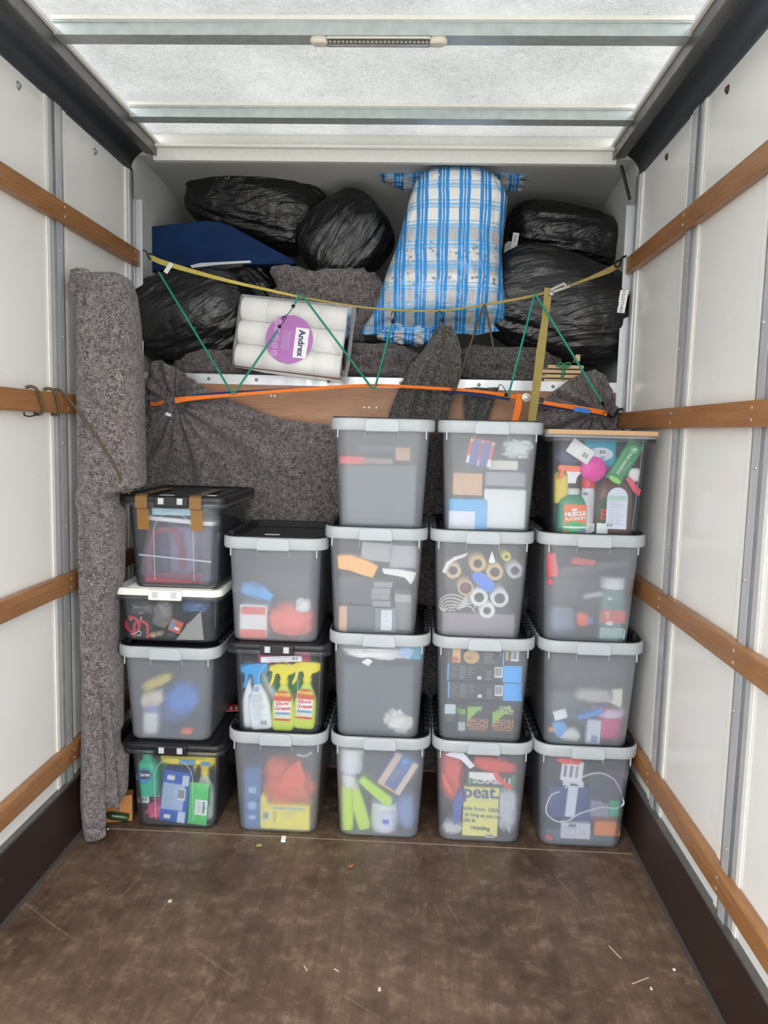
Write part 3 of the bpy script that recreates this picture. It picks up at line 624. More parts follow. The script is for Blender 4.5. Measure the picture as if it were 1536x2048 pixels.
b = MB(); b.loft([rrect(.11*k,.06*k,.02,z) for z,k in ((-.10,.8),(-.09,.9),(.09,1.0),(.095,1.03))]); b.build('container_body', flat((.44,.38,.50),.3), R_, fix=True)
b = MB(); b.tube(spline([(-.034,-.031,-.02),(-.034,-.031,-.055),(-.025,-.031,-.07),(.03,-.031,-.07),(.045,-.031,-.06)],5), .0016, 6); b.build('moulded_line', flat((.7,.66,.76)), R_)
carton('pale blue lid sheet under black lid of taped crate', 350, 1023, 88, 14, (.42,.60,.70), d=.18, yf=2.66, name='container_lid', cat='lid')
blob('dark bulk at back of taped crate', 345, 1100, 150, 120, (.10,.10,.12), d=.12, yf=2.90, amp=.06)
# ---- column 2, floor crate
carton('tall blurred blue box with pale marks, left in second floor crate', 492, 1598, 34, 132, (.03,.14,.42), d=.10, yf=2.66, deco=(('p',0,18,16,14,(.35,.6,.75)),('o',0,-16,18,20,(.30,.50,.75)),('p',0,-42,14,8,(.4,.6,.8))))
blob('blurred red-orange carrier bag in second floor crate', 574, 1572, 106, 100, (.85,.13,.04), d=.10, yf=2.672, name='carrier_bag', cat='bag', tilt=-12, amp=.2)
shape('carrier_bag', 'pointed orange bag handle above the red-orange bag', 'bag', ((560,1560),(575,1535),(600,1518),(612,1550),(606,1575)), .03, (.90,.12,.03), 2.657, .4)
carton('flat yellow packet with barcode label at bottom of second floor crate', 576, 1642, 100, 54, (.92,.80,.06), d=.10, yf=2.654, deco=(('b',-42,2,13,20),('p',-24,0,6,24,(.55,.48,.15)),('l',8,4,30,18,(.55,.5,.3)),('p',4,20,70,4,(.30,.50,.62))), name='yellow_packet', cat='packet')
shape('yellow_bag', 'yellow bag edge rising left of the yellow packet', 'bag', ((506,1668),(512,1630),(524,1600),(534,1612),(532,1668)), .06, (.9,.82,.06), 2.66, .4)
carton('black box at upper right of second floor crate', 612, 1520, 46, 50, DGREY, d=.12, yf=2.70)
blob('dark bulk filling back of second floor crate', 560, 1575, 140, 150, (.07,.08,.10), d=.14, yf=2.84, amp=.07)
cord('pale_handle', 'pale curved handle at top right of second floor crate', 'handle', ((596,1505),(612,1508),(625,1500)), .003, (.7,.7,.7), 2.65)
# ---- column 2, spray crate
spray('white spray bottle with blue trigger, leftmost in clear spray crate', 487, 1392, 134, 28, (.80,.82,.84), (.05,.35,.70), 1, d=.05, tilt=-3, yf=2.672, neck=WHT, deco=(('p',8,-20,12,50,(.15,.35,.75)),))
spray('white spray bottle with blue collar and printed back label', 516, 1402, 138, 46, (.84,.85,.86), (.03,.38,.80), -1, d=.05, tilt=-7, yf=2.652, deco=(('l',0,-20,28,56,(.50,.52,.58)),('o',0,18,12,10,(.35,.45,.65)),('b',8,-54,14,12)))
spray('second white spray bottle half hidden behind blue-collared one', 535, 1400, 128, 44, (.72,.75,.78), WHT, -1, d=.05, tilt=-18, yf=2.715)
for i, (x_, y_, tl) in enumerate(((566,1396,0),(611,1392,3))):
    spray(('lime yellow degreaser spray bottle left of its twin','lime yellow degreaser spray bottle nearest right side of crate')[i], x_, y_, 140, 47, (.62,.72,.08), (.88,.76,.03), -1, d=.05, tilt=tl, yf=2.652,
          deco=(('p',0,-18,34,56,(.80,.78,.55)),('o',0,2,38,28,(.72,.10,.04)),('t',0,8,'POWER',9,(.95,.75,.1)),('p',0,-16,34,22,(.93,.92,.88)),('t',0,-10,'Elbow',11,(.75,.03,.05),-4,.0005),('t',0,-20,'Grease',11,(.75,.03,.05),-4,.0005),('p',0,-31,30,4,(.15,.35,.70)),('p',0,-44,34,4,(.70,.08,.05))))
bottle('dark green bottle behind the degreaser sprays', 545, 1368, 34, 100, (.02,.22,.07), BLK, d=.04, yf=2.74)
carton('green and cream box behind right-hand degreaser spray', 590, 1375, 32, 100, (.04,.32,.06), d=.04, yf=2.74, deco=(('p',0,-30,32,38,(.6,.55,.42)),))
pouch('pink and white cloth packet lying across sprays', 566, 1315, 112, 26, (.62,.05,.18), d=.08, tilt=-4, yf=2.640, deco=(('p',-2,-1,84,12,(.86,.84,.86)),('l',-6,-1,50,10,(.4,.3,.4)),('b',26,-1,14,9)))
bottle('small dark-capped bottle behind white sprays', 497, 1325, 26, 30, BLK, BLK, yf=2.72)
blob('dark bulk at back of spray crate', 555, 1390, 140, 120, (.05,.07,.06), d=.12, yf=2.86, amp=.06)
# ---- column 2, top frosted crate
blob('pale blue blurred cloth in second stack top crate', 510, 1183, 62, 30, (.08,.38,.80), d=.06, tilt=14, yf=2.665)
shape('blue_strip', 'pale blue strip beside the blue cloth', 'strip', ((525,1170),(548,1190),(540,1202),(515,1190)), .02, (.06,.36,.80), 2.652)
carton('red and white blurred carton, left of red bag in second stack top crate', 500, 1250, 56, 68, (.80,.80,.80), d=.08, yf=2.662, deco=(('p',0,22,50,16,(.82,.12,.08)),('p',0,-26,54,18,(.82,.12,.06))))
blob('large blurred coral red bag, bottom right of second stack top crate', 584, 1262, 92, 66, (.92,.16,.12), d=.10, yf=2.662, name='carrier_bag', cat='bag', amp=.10)
blob('small blurred white bundle above red bag', 606, 1212, 30, 28, WHT, d=.04, yf=2.656)
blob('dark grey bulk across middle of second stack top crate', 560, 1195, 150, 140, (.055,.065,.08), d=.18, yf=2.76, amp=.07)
# ---- column 3, floor crate
for i, (x_, y_, wv, hv, tl) in enumerate(((688,1612,26,104,-2),(716,1618,28,92,-16))):
    bottle(('lime bottle with white cap at left of middle floor crate','leaning lime bottle beside the white-capped one')[i], x_, y_-8, wv, hv+16, LIME, WHT, d=.04, tilt=tl, yf=2.654+.01*i, capw=.7)
bottle('round white tub at top left of middle floor crate', 699, 1520, 50, 54, (.80,.80,.86), WHT, d=.07, yf=2.66, capw=.9, caph=.25, neck=.05, round_=True, name='plastic_tub', cat='tub')
bottle('white bottle neck below the upper tub in middle floor crate', 700, 1560, 26, 30, WHT, WHT, yf=2.655)
shape('scrubbing_brush', 'lime green brush handle slanting across middle floor crate', 'brush', ((716,1560),(730,1552),(786,1596),(782,1608),(768,1608)), .03, (.55,.85,.02), 2.656)
carton('blue and orange picture packet tilted in middle floor crate', 795, 1543, 56, 82, (.05,.13,.42), d=.05, tilt=30, yf=2.660, deco=(('p',-18,0,14,78,(.75,.55,.42)),('p',22,0,12,78,(.80,.62,.52)),('o',0,30,12,12,(.05,.40,.85)),('p',0,-37,40,5,(.80,.45,.20)),('l',0,-8,22,30,(.45,.40,.30))))
bottle('round white tub with blue label low in middle floor crate', 768, 1640, 60, 74, (.82,.84,.88), (.16,.22,.60), d=.09, yf=2.662, capw=.80, caph=.12, neck=.08, round_=True, deco=(('p',4,-6,26,36,(.70,.72,.88)),('p',4,-8,14,10,(.10,.15,.62))), name='plastic_tub', cat='tub')
blob('blurred blue bundle in bottom right of middle floor crate', 812, 1640, 40, 70, (.22,.32,.62), d=.08, yf=2.672)
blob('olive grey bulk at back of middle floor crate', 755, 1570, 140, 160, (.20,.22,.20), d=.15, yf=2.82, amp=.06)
# ---- column 3, second crate
blob('long white paper bundle along top of second-row middle crate', 752, 1306, 132, 26, (.88,.86,.84), d=.08, yf=2.645, name='paper_bundle', cat='paper', rough=.8, amp=.18)
shape('paper_scrap', 'folded white paper corner hanging below the paper bundle', 'paper', ((722,1322),(736,1314),(746,1320),(738,1330)), .004, (.9,.9,.9), 2.642, .8)
carton('pale blue lid piece at top right of second-row middle crate', 812, 1300, 26, 24, (.35,.50,.75), d=.03, tilt=24, yf=2.65, name='lid_piece', cat='lid')
carton('teal box corner at top right of second-row middle crate', 836, 1296, 22, 34, TEAL, d=.08, yf=2.67)
blob('crumpled cream plastic bag, lower right of second-row middle crate', 796, 1448, 56, 40, (.82,.80,.74), d=.05, tilt=22, yf=2.650, name='plastic_bag', cat='bag', amp=.28)
carton('large dark grey folder block filling second-row middle crate', 756, 1395, 146, 140, (.10,.115,.135), d=.22, yf=2.69, name='file_block', cat='folder', rough=.8)
# ---- column 3, third crate
shape('orange_cloth', 'folded orange cloth at left of third-row middle crate', 'cloth', ((675,1110),(700,1108),(735,1120),(757,1132),(746,1155),(722,1148),(700,1140),(677,1136)), .05, (.92,.46,.10), 2.648, .8, bevel=.004)
for i, y_ in enumerate((1168,1181,1193,1207)):
    carton(('top grey block of small stack','second grey block of small stack','third grey block of small stack','lowest grey block of small stack')[i], 772-(6,10,11,9)[i], y_, 38, 12, (.26,.27,.285), d=.08, yf=2.650, name='grey_block', cat='block', group='grey blocks in the third-row middle crate')
carton('grey file with printed white label in third-row middle crate', 771, 1240, 44, 50, (.20,.215,.235), d=.10, yf=2.652, deco=(('p',2,0,22,42,(.75,.75,.80)),('l',2,2,16,34,(.45,.45,.5))), name='label_box', cat='box')
shape('paper_sheet', 'curled white paper with torn corner in third-row middle crate', 'paper', ((764,1136),(798,1138),(832,1144),(828,1158),(822,1168),(810,1154),(790,1150),(768,1146)), .02, (.86,.85,.80), 2.650, .8)
carton('peach wooden block standing in lower left of third-row middle crate', 686, 1238, 17, 54, (.72,.42,.28), d=.06, yf=2.653, name='wood_block', cat='block')
carton('dark charcoal box left of the grey stack', 716, 1180, 84, 56, (.06,.065,.075), d=.15, yf=2.68)
carton('grey carton at top centre of third-row middle crate', 752, 1102, 58, 38, (.36,.36,.38), d=.10, tilt=4, yf=2.665)
carton('light grey carton at top right of third-row middle crate', 806, 1112, 54, 46, (.42,.42,.45), d=.10, yf=2.69)
carton('dark slate folder low in third-row middle crate', 722, 1238, 56, 54, (.10,.11,.13), d=.15, yf=2.665, name='folder', cat='folder')
carton('beige block at right of grey stack in third-row middle crate', 806, 1196, 34, 16, (.40,.38,.34), d=.08, yf=2.662, name='grey_block', cat='block')
carton('dull grey box at lower right of third-row middle crate', 806, 1232, 34, 60, (.22,.22,.22), d=.12, yf=2.675)
# ---- column 3, top crate
carton('blurred red strip of box near top left of fourth-row middle crate', 698, 920, 50, 15, (.80,.04,.05), d=.06, yf=2.660)
carton('blurred tan box edge near top right of fourth-row middle crate', 806, 908, 30, 26, (.55,.30,.17), d=.06, yf=2.675)
carton('blurred brown strip between red and tan boxes', 755, 922, 62, 12, (.30,.22,.16), d=.06, yf=2.69)
carton('large slate grey case filling fourth-row middle crate', 758, 990, 146, 120, (.12,.145,.155), d=.25, yf=2.675, name='storage_case', cat='case', rough=.7)
carton('dark navy book lying near top of fourth-row middle crate', 765, 897, 100, 14, (.06,.07,.11), d=.15, yf=2.70, name='book', cat='book')
# ---- column 4, floor crate
blob('red-orange bag across top left of fourth floor crate', 900, 1550, 44, 100, (.80,.08,.05), d=.06, yf=2.672, name='carrier_bag', cat='bag', amp=.2)
shape('scissors', 'long orange scissor blade slanting at left of fourth floor crate', 'scissors', ((882,1545),(888,1545),(906,1580),(900,1584),(890,1570)), .012, (.88,.12,.03), 2.650)
blob('flat red plastic tool at top right of fourth floor crate', 990, 1530, 92, 30, (.80,.06,.04), d=.04, tilt=8, yf=2.660, name='plastic_tool', cat='tool', amp=.1)
shape('plastic_tool', 'thin orange-red arm slanting down from the flat red tool', 'tool', ((985,1540),(993,1540),(1005,1556),(1026,1572),(1018,1576),(998,1562),(988,1552)), .012, (.85,.08,.04), 2.648)
shape('paper_receipt', 'folded white receipt at top left of fourth floor crate', 'receipt', ((890,1508),(906,1500),(922,1499),(950,1530),(940,1536),(922,1518),(912,1514),(902,1512)), .003, (.86,.86,.88), 2.634, .8)
shape('white_card', 'plain white card above the green word box', 'card', ((938,1540),(985,1542),(992,1556),(968,1558),(938,1552)), .003, (.86,.84,.84), 2.648, .8)
carton('dark green word game box reading SCRABBLE in fourth floor crate', 982, 1556, 104, 30, (.015,.05,.04), d=.06, yf=2.656, deco=(('t',2,-3,'SCRABBLE',18,(.75,.75,.75),0,.0010),('p',-44,0,6,24,(.12,.40,.18)),('p',44,0,8,24,(.04,.22,.06))))
carton('yellow leaflet reading peat in fourth floor crate', 961, 1622, 72, 106, (.85,.80,.24), d=.02, yf=2.654, name='leaflet', cat='leaflet', deco=(('t',0,42,'peat.',38,(.04,.07,.28),0,.0015),('l',0,26,40,8,(.5,.5,.25)),('t',-2,6,'made from 100%',12,(.05,.10,.22),3,.0003),('t',-2,-7,'for as long as you can',10.5,(.05,.10,.22),3,.0003),('t',-22,-18,'cle it.',12,(.05,.10,.22),3,.0003),('t',0,-34,'recycling',11,(.10,.15,.10),3),('b',20,-50,16,8)))
shape('blue_bag', 'blue plastic edge left of yellow leaflet', 'bag', ((905,1612),(914,1588),(924,1578),(926,1600),(918,1640),(908,1650)), .05, (.06,.12,.50), 2.662)
blob('white translucent bag at right of yellow leaflet', 1018, 1622, 44, 90, (.62,.63,.70), d=.06, yf=2.664, name='plastic_bag', cat='bag')
blob('white translucent bag at bottom left of fourth floor crate', 905, 1662, 44, 26, (.65,.65,.66), d=.06, yf=2.664, name='plastic_bag', cat='bag')
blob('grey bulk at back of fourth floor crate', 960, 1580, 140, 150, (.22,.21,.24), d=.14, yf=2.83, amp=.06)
# ---- column 4, semi-clear crate
G_ = 'black grocery boxes with blue ends'
carton('black biscuit box with cookie picture, topmost of the three', 968, 1306, 148, 36, BLK, d=.16, yf=2.650, group=G_, deco=(('p',-56,0,16,30,(.75,.45,.15)),('o',-58,-8,14,12,(.55,.10,.05)),('o',-26,-2,32,28,(.60,.38,.14)),('o',-30,-4,14,8,(.40,.22,.06)),('l',12,0,26,28,(.45,.46,.48)),('p',38,0,3,34,SKY),('p',45,4,5,20,(.6,.4,.1)),('b',60,4,16,22)))
for i, (x_, y_) in enumerate(((968,1343),(969,1380))):
    carton(('middle black box with blue end and barcode','lowest of the black boxes with blue ends')[i], x_, y_, 152, 36, BLK, d=.16, yf=2.650, group=G_, deco=(('p',56,0,38,36,(.04,.42,.92)),('p',-73,0,3,34,SKY),('l',-60,0,12,26,(.22,.23,.25)),('l',-42,0,16,28,(.40,.41,.43)),('l',-26,4,14,20,(.30,.31,.33)),('p',-10,-10,8,6,WHT),('l',10,-4,14,22,(.38,.38,.4)),('b',28,3,16,22)))
for i, (x_, y_, s_) in enumerate(((955,1438,'MACHU\nPICCHU'),(1005,1440,'MACHU\nPICCHU'))):
    carton(('black coffee packet with green corner, left one','black coffee packet with green corner and CAFE DIRECT print, right one')[i], x_, y_, 50, 74, (.010,.012,.014), d=.05, tilt=0, yf=2.655+.003*i, name='coffee_packet', cat='packet', group='black coffee packets', deco=(('t',0,-8,s_,12,(.75,.27,.12),0,.0004),('p',0,-20,36,2,(.6,.22,.08)))+((('t',4,22,'CAFE\nDIRECT',10,(.7,.85,.3),0,.0006),) if i else (('t',-2,22,'CAFE',8,(.4,.6,.12)),)))
    shape('triangle_sticker', ('green triangle print on left coffee packet','green triangle print on right coffee packet')[i], 'label', ((x_-20,1412+10*i),(x_+10,1412+10*i),(x_-20,1440+8*i)), .001, (.28,.52,.06), 2.652, .5, bevel=0)
bottle('small dark jar with white label at left of coffee packets', 900, 1422, 24, 44, (.05,.06,.05), BLK, d=.04, yf=2.655, deco=(('p',0,6,22,20,(.6,.66,.72)),), name='jar', cat='jar')
bottle('dark jar with green lid low left in semi-clear crate', 926, 1446, 26, 60, (.04,.05,.04), (.20,.40,.04), d=.04, yf=2.658, capw=.9, deco=(('p',0,-6,20,18,(.45,.5,.5)),), name='jar', cat='jar')
# ---- column 4, cardboard tubes
RL = ((906,1140,16,9,(.12,.13,.14),(.70,.52,.26)),(955,1126,17,9,(.12,.13,.14),(.72,.48,.20)),(989,1143,17,10,(.14,.15,.16),(.72,.52,.24)),(931,1175,16,12,(.20,.015,.03),(.66,.46,.26)),
      (958,1194,18,10,(.14,.15,.16),WHT),(999,1196,18,11,(.18,.19,.20),WHT),(974,1221,16,8,(.3,.3,.3),WHT),(1012,1112,9,4,(.5,.45,.02),(.72,.66,.06)),(1029,1140,16,9,(.28,.30,.38),(.55,.56,.60)))
LB = ('tan-edged cardboard tube, leftmost of the tubes','tan-edged cardboard tube at top of the group','tan-edged cardboard tube right of the topmost one','tan tube filled with maroon paper','large white roll left of its twin near middle','large white roll right of its twin near middle','small white roll below the two large ones','small yellow roll at top right of tubes','pale grey roll at far right of tubes')
for (x_, y_, a_, c_, h_, k_), lb in zip(RL, LB): roll(lb+', in third-row tube crate', x_, y_, a_, c_, h_, col=k_)
b = MB(); p = at(931,1175,2.664); b.lathe([(.0005,0),(.018,0),(.018,.15)], 20, RX(-90)); o = b.build('maroon_paper', flat((.18,.01,.03),.8)); o.location = (p.x, p.y+.008, p.z); tag(o, 'maroon paper rolled inside tan cardboard tube', 'paper')
shape('blue_tube', 'short bright blue cylinder wrapper slanting between the tubes', 'wrapper', ((943,1148),(952,1142),(968,1146),(990,1166),(984,1184),(972,1182),(945,1160)), .06, (.04,.20,.78), 2.655)
R_ = item('rope_coil', 'white cotton rope coil at lower left of tube crate', 'rope', 900, 1208, .04, 0, 2.652)
for i in range(6):
    b = MB(); r0 = 4+i*3.8; pts = [((-14+r0*.3+math.cos(a/10*PI*1.1+i*.12)*r0*1.35)*U, .012*math.sin(a*.7+i), (-16+i*2.6+math.sin(a/10*PI*1.1+i*.1)*r0*.85)*U) for a in range(0,11)]
    b.tube(spline(pts,4), .0023, 7); b.build('rope_strand', flat((.80,.76,.70),.8), R_)
for i in range(6):
    b = MB(); a0 = i*.35-.4; b.tube(spline([(.0,.004*i,-.02),(.02+.012*math.cos(a0),0,.0+.02*math.sin(a0)),(.042*math.cos(a0*.7)+.01,.004,.05*math.sin(a0)+.004),(.05*math.cos(a0*.8)+.012,.01,.05*math.sin(a0)-.012)],5), .0023, 7); b.build('rope_strand', flat((.80,.76,.70),.8), R_)
shape('plastic_sheet', 'clear creased plastic sheet curving over the tubes', 'sheet', ((884,1142),(892,1124),(908,1112),(936,1104),(930,1112),(908,1120),(896,1132),(890,1146)), .004, (.75,.75,.76), 2.648, .2)
shape('paper_scrap', 'pointed white paper scrap at top of tube crate', 'paper', ((976,1122),(983,1100),(990,1122),(982,1125)), .003, (.86,.90,.86), 2.646, .8)
carton('dull lilac-grey box along bottom of tube crate', 950, 1250, 146, 46, (.30,.25,.28), d=.18, yf=2.672)
blob('grey-green bulk behind the tubes', 960, 1160, 150, 120, (.22,.22,.24), d=.13, yf=2.88, amp=.05)
# ---- column 4, top crate
R_ = carton('red, yellow and navy striped packet, tilted near top of fourth stack', 960, 906, 46, 52, (.06,.10,.36), d=.012, tilt=10, yf=2.640, name='striped_packet', cat='packet', deco=(('p',0,25,46,3,RED),('p',-21,8,6,36,(.75,.05,.07)),('p',0,8,5,36,(.75,.05,.07)),('p',21,8,6,36,(.75,.05,.07)),('p',-21,22,5,5,YEL),('p',0,22,5,5,YEL),('p',21,22,5,5,YEL),('p',-21,-16,5,14,WHT),('p',0,-18,4,12,WHT),('p',21,-16,7,14,WHT),('p',0,0,0.8,50,BLK)))
blob('crumpled pale plastic at top right of fourth stack', 1036, 898, 54, 34, (.72,.76,.74), d=.06, yf=2.655, name='plastic_bag', cat='bag', amp=.28, rough=.25)
carton('tan blurred box in fourth stack top crate', 935, 968, 58, 44, (.68,.38,.18), d=.10, yf=2.668)
carton('sky blue blurred box with white corner, lower left of fourth stack top crate', 928, 1028, 76, 60, (.05,.42,.82), d=.10, yf=2.662, deco=(('p',-12,-12,52,36,(.80,.80,.86)),))
carton('large white blurred box, lower right of fourth stack top crate', 1009, 1018, 82, 78, (.80,.82,.80), d=.12, yf=2.665)
carton('cream blurred box above the large white one', 1006, 930, 58, 18, (.76,.72,.60), d=.08, yf=2.68)
carton('dull grey box between cream and white boxes', 1010, 958, 80, 28, (.34,.34,.38), d=.12, yf=2.70)
blob('light grey bulk at back of fourth stack top crate', 975, 935, 150, 110, (.30,.30,.31), d=.14, yf=2.86, amp=.05)
# ---- column 5, floor crate
R_ = carton('white slotted plastic strainer in right floor crate', 1143, 1540, 44, 42, (.82,.80,.84), d=.012, tilt=4, yf=2.650, name='slotted_turner', cat='utensil', part='slotted_plate', deco=(('p',-14,0,6,24,(.20,.20,.24)),('p',-2,0,6,24,(.20,.20,.24)),('p',9,0,5,24,(.28,.28,.32))))
b = MB(); b.box((.012,0,-.105),(.036,.012,.13)); b.box((.010,.0,-.045),(.075,.012,.022)); b.build('handle', flat((.70,.74,.86)), R_, bevel=.004)
carton('navy blue book at left of right floor crate', 1142, 1604, 92, 70, (.04,.07,.28), d=.05, yf=2.68, name='book', cat='book')
carton('dark slate box in middle of right floor crate', 1194, 1570, 34, 62, (.06,.09,.10), d=.06, yf=2.675)
carton('dull purple box at upper right of right floor crate', 1228, 1572, 42, 70, (.09,.05,.11), d=.06, yf=2.668)
carton('green box above the orange one in right floor crate', 1237, 1616, 26, 34, (.02,.48,.24), d=.05, yf=2.660)
carton('orange box low at right of right floor crate', 1215, 1657, 52, 30, (.88,.26,.05), d=.07, yf=2.654)
carton('white printed instruction label at bottom of right floor crate', 1151, 1661, 60, 34, (.72,.72,.80), d=.02, yf=2.652, name='printed_label', cat='label', deco=(('l',-14,-2,26,24,(.35,.35,.42)),('l',15,-2,24,20,(.5,.5,.55)),('p',-8,12,14,6,(.2,.2,.25)),('p',0,-1,.8,32,(.4,.4,.4))))
shape('red_scrap', 'red scrap in bottom left corner of right floor crate', 'scrap', ((1090,1676),(1094,1668),(1106,1674),(1102,1682)), .01, RED, 2.654)
cord('white_cable', 'white cable looping across front of right floor crate', 'cable', ((1124,1583),(1108,1590),(1098,1612),(1100,1628),(1118,1642),(1140,1641),(1162,1628),(1185,1620),(1210,1614),(1236,1616),(1252,1608),(1250,1595),(1243,1574),(1230,1556),(1206,1546),(1180,1550),(1150,1565),(1135,1576)), .0024, (.82,.82,.85), 2.6425)
blob('red cloth edge under rim of right floor crate', 1140, 1520, 52, 14, (.85,.06,.04), d=.04, yf=2.640)
carton('pale violet box beside the green one', 1200, 1616, 40, 34, (.36,.34,.46), d=.05, yf=2.672)
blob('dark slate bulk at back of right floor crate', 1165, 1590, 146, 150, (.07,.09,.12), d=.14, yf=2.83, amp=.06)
carton('slate blue board along bottom of right floor crate', 1165, 1680, 140, 22, (.09,.14,.20), d=.12, yf=2.672)
# ---- column 5, second crate
shape('patterned_bag', 'cream bag with dark zigzag stripes in second-row right crate', 'bag', ((1222,1378),(1244,1376),(1243,1396),(1240,1414),(1216,1402),(1226,1396)), .02, (.72,.70,.56), 2.650)
blob('blurred pale bundle left of the zigzag bag', 1190, 1392, 80, 30, (.55,.52,.52), d=.06, yf=2.662)
shape('screwdriver', 'bright blue tool handle with red tip in second-row right crate', 'tool', ((1152,1432),(1190,1420),(1206,1414),(1208,1424),(1192,1430),(1158,1438)), .02, (.04,.28,.80), 2.652)
blob('small orange-red cap at end of blue handle', 1211, 1420, 10, 12, (.85,.08,.03), d=.015, yf=2.650)
carton('crumpled white label square at left of second-row right crate', 1120, 1428, 26, 20, (.80,.84,.86), d=.004, tilt=-18, yf=2.646, name='paper_tag', cat='tag')
R_ = bottle('wide pink-filled tub at right of second-row right crate', 1231, 1448, 58, 62, (.62,.05,.18), (.66,.50,.66), d=.08, yf=2.655, capw=.95, caph=.24, neck=.04, round_=True, name='plastic_tub', cat='tub')
carton('tall white printed box at bottom of second-row right crate', 1187, 1464, 28, 50, (.66,.70,.78), d=.03, tilt=2, yf=2.652, deco=(('p',2,-14,12,16,(.20,.28,.48)),('l',-3,6,14,18,(.5,.52,.6))))
shape('blue_bag', 'light blue plastic piece at lower left of second-row right crate', 'bag', ((1104,1448),(1122,1440),(1134,1450),(1128,1468),(1118,1476),(1108,1464)), .03, (.15,.42,.85), 2.658)
blob('small orange blur left of light blue plastic', 1103, 1460, 12, 9, (.85,.28,.12), d=.02, yf=2.655)
blob('white crumpled paper at bottom of second-row right crate', 1140, 1476, 44, 26, (.75,.74,.72), d=.05, yf=2.655, name='paper_ball', cat='paper')
cord('grey_loop', 'thin grey wire loop beside the tall white box', 'wire', ((1160,1452),(1164,1448),(1170,1456),(1170,1468),(1163,1468),(1159,1460)), .0012, (.2,.2,.22), 2.652)
blob('dark grey padded bag filling top of second-row right crate', 1178, 1345, 150, 86, (.10,.105,.11), d=.20, yf=2.668, name='padded_bag', cat='bag', amp=.06, rough=.8)
blob('bluish grey bulk behind lower second-row right crate', 1175, 1440, 146, 96, (.22,.24,.28), d=.12, yf=2.76, amp=.06)
# ---- column 5, third crate
shape('red_tag', 'long red plastic tag at left of third-row right crate', 'tag', ((1088,1106),(1104,1104),(1112,1150),(1090,1152)), .012, (.75,.05,.06), 2.650)
shape('red_tag', 'small red square tag below the long red one', 'tag', ((1093,1162),(1099,1155),(1105,1163),(1098,1170)), .006, (.90,.06,.08), 2.646)
shape('red_tool', 'red flat handle near top of third-row right crate', 'handle', ((1138,1122),(1150,1114),(1190,1120),(1186,1128),(1150,1128)), .02, (.72,.05,.05), 2.660)
shape('tray', 'long dark tray slanting across third-row right crate', 'tray', ((1112,1136),(1180,1126),(1252,1120),(1254,1130),(1196,1140),(1116,1152)), .10, (.09,.09,.10), 2.664)
bottle('tall canister with white cap and red banded label in third-row right crate', 1226, 1220, 52, 130, (.12,.24,.23), (.75,.75,.80), d=.06, yf=2.655, capw=.75, caph=.16, neck=.05, deco=(('p',0,-12,52,26,(.62,.10,.07)),('t',-12,-10,'XX',12,(.7,.6,.6),90),('o',-6,-26,14,9,(.75,.75,.72)),('o',-8,24,12,5,(.6,.7,.7)),('p',0,-46,50,22,(.30,.44,.44))), name='canister', cat='canister')
blob('small bright orange ball in third-row right crate', 1167, 1240, 26, 28, (.92,.14,.03), d=.04, yf=2.656, name='orange_ball', cat='ball', amp=.06)
blob('blue blur beside the orange ball', 1180, 1242, 12, 16, (.10,.16,.50), d=.02, yf=2.654)
blob('grey-blue bundle at lower left of third-row right crate', 1116, 1256, 60, 56, (.22,.28,.38), d=.08, yf=2.68)
blob('pale streak of plastic beside the canister', 1186, 1190, 40, 10, (.5,.52,.52), d=.02, tilt=-14, yf=2.66, name='plastic_strip', cat='strip')
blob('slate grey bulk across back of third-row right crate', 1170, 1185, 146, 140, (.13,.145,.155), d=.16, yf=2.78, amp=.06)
# ---- column 5, top clear crate
bottle('green window cleaner bottle with orange label, front left of right top crate', 1140, 1026, 62, 92, (.01,.24,.13), (.55,.62,.58), d=.06, yf=2.652, capw=.34, caph=.12, neck=.22, name='spray_bottle', cat='spray bottle',
       deco=(('p',2,-14,44,58,(.85,.17,.04)),('o',2,-30,44,24,(.03,.40,.10)),('p',2,-30,44,3,WHT),('t',0,4,'MR',8,WHT,-6,.0008),('t',2,-4,'MUSCLE',11,WHT,-6,.0010),('t',2,-13,'PLATINUM',8,WHT,-6,.0005),('l',4,-34,26,8,(.7,.8,.7)),('o',18,-37,8,8,(.10,.25,.55))))
R_ = item('trigger_head', 'orange and white trigger head on green cleaner bottle', 'trigger', 1142, 938, .03, 0, 2.662)
b = MB(); b.prism([(x_*U, z_*U) for x_, z_ in ((-24,8),(26,6),(26,-4),(10,-10),(-4,-8),(-12,-2),(-16,-14),(-22,-20),(-26,-18),(-20,-4),(-27,0))], -.012, .012); b.build('trigger', flat((.90,.15,.03),.35), R_, fix=True, bevel=.003)
b = MB(); b.prism([(x_*U, z_*U) for x_, z_ in ((-10,-4),(22,-4),(12,-16),(10,-28),(-6,-28),(-6,-14))], -.0125, .0125); b.build('nozzle_body', flat((.80,.80,.78),.35), R_, fix=True, bevel=.003)
bottle('white aerosol can with red cap in right top crate', 1177, 1008, 28, 124, (.66,.68,.70), (.75,.02,.03), d=.05, yf=2.657, capw=.78, caph=.24, neck=.03, round_=True, name='aerosol_can', cat='aerosol', deco=(('l',2,-8,16,56,(.45,.46,.5)),('b',8,-46,9,16),('t',-8,20,'<>',10,(.1,.1,.1))))
bottle('amber disinfectant bottle with arched printed label, right top crate', 1234, 1010, 76, 132, (.12,.04,.015), (.80,.75,.70), d=.07, yf=2.652, capw=.26, caph=.07, neck=.34, deco=(('o',-22,-16,26,50,(.015,.07,.025)),('t',-20,-24,'B',30,(.60,.03,.02),0,.001),('a',4,-10,40,82,(.72,.72,.82)),('l',4,-14,32,60,(.38,.36,.50)),('p',4,10,36,8,(.45,.62,.50)),('b',-8,-44,12,10)))
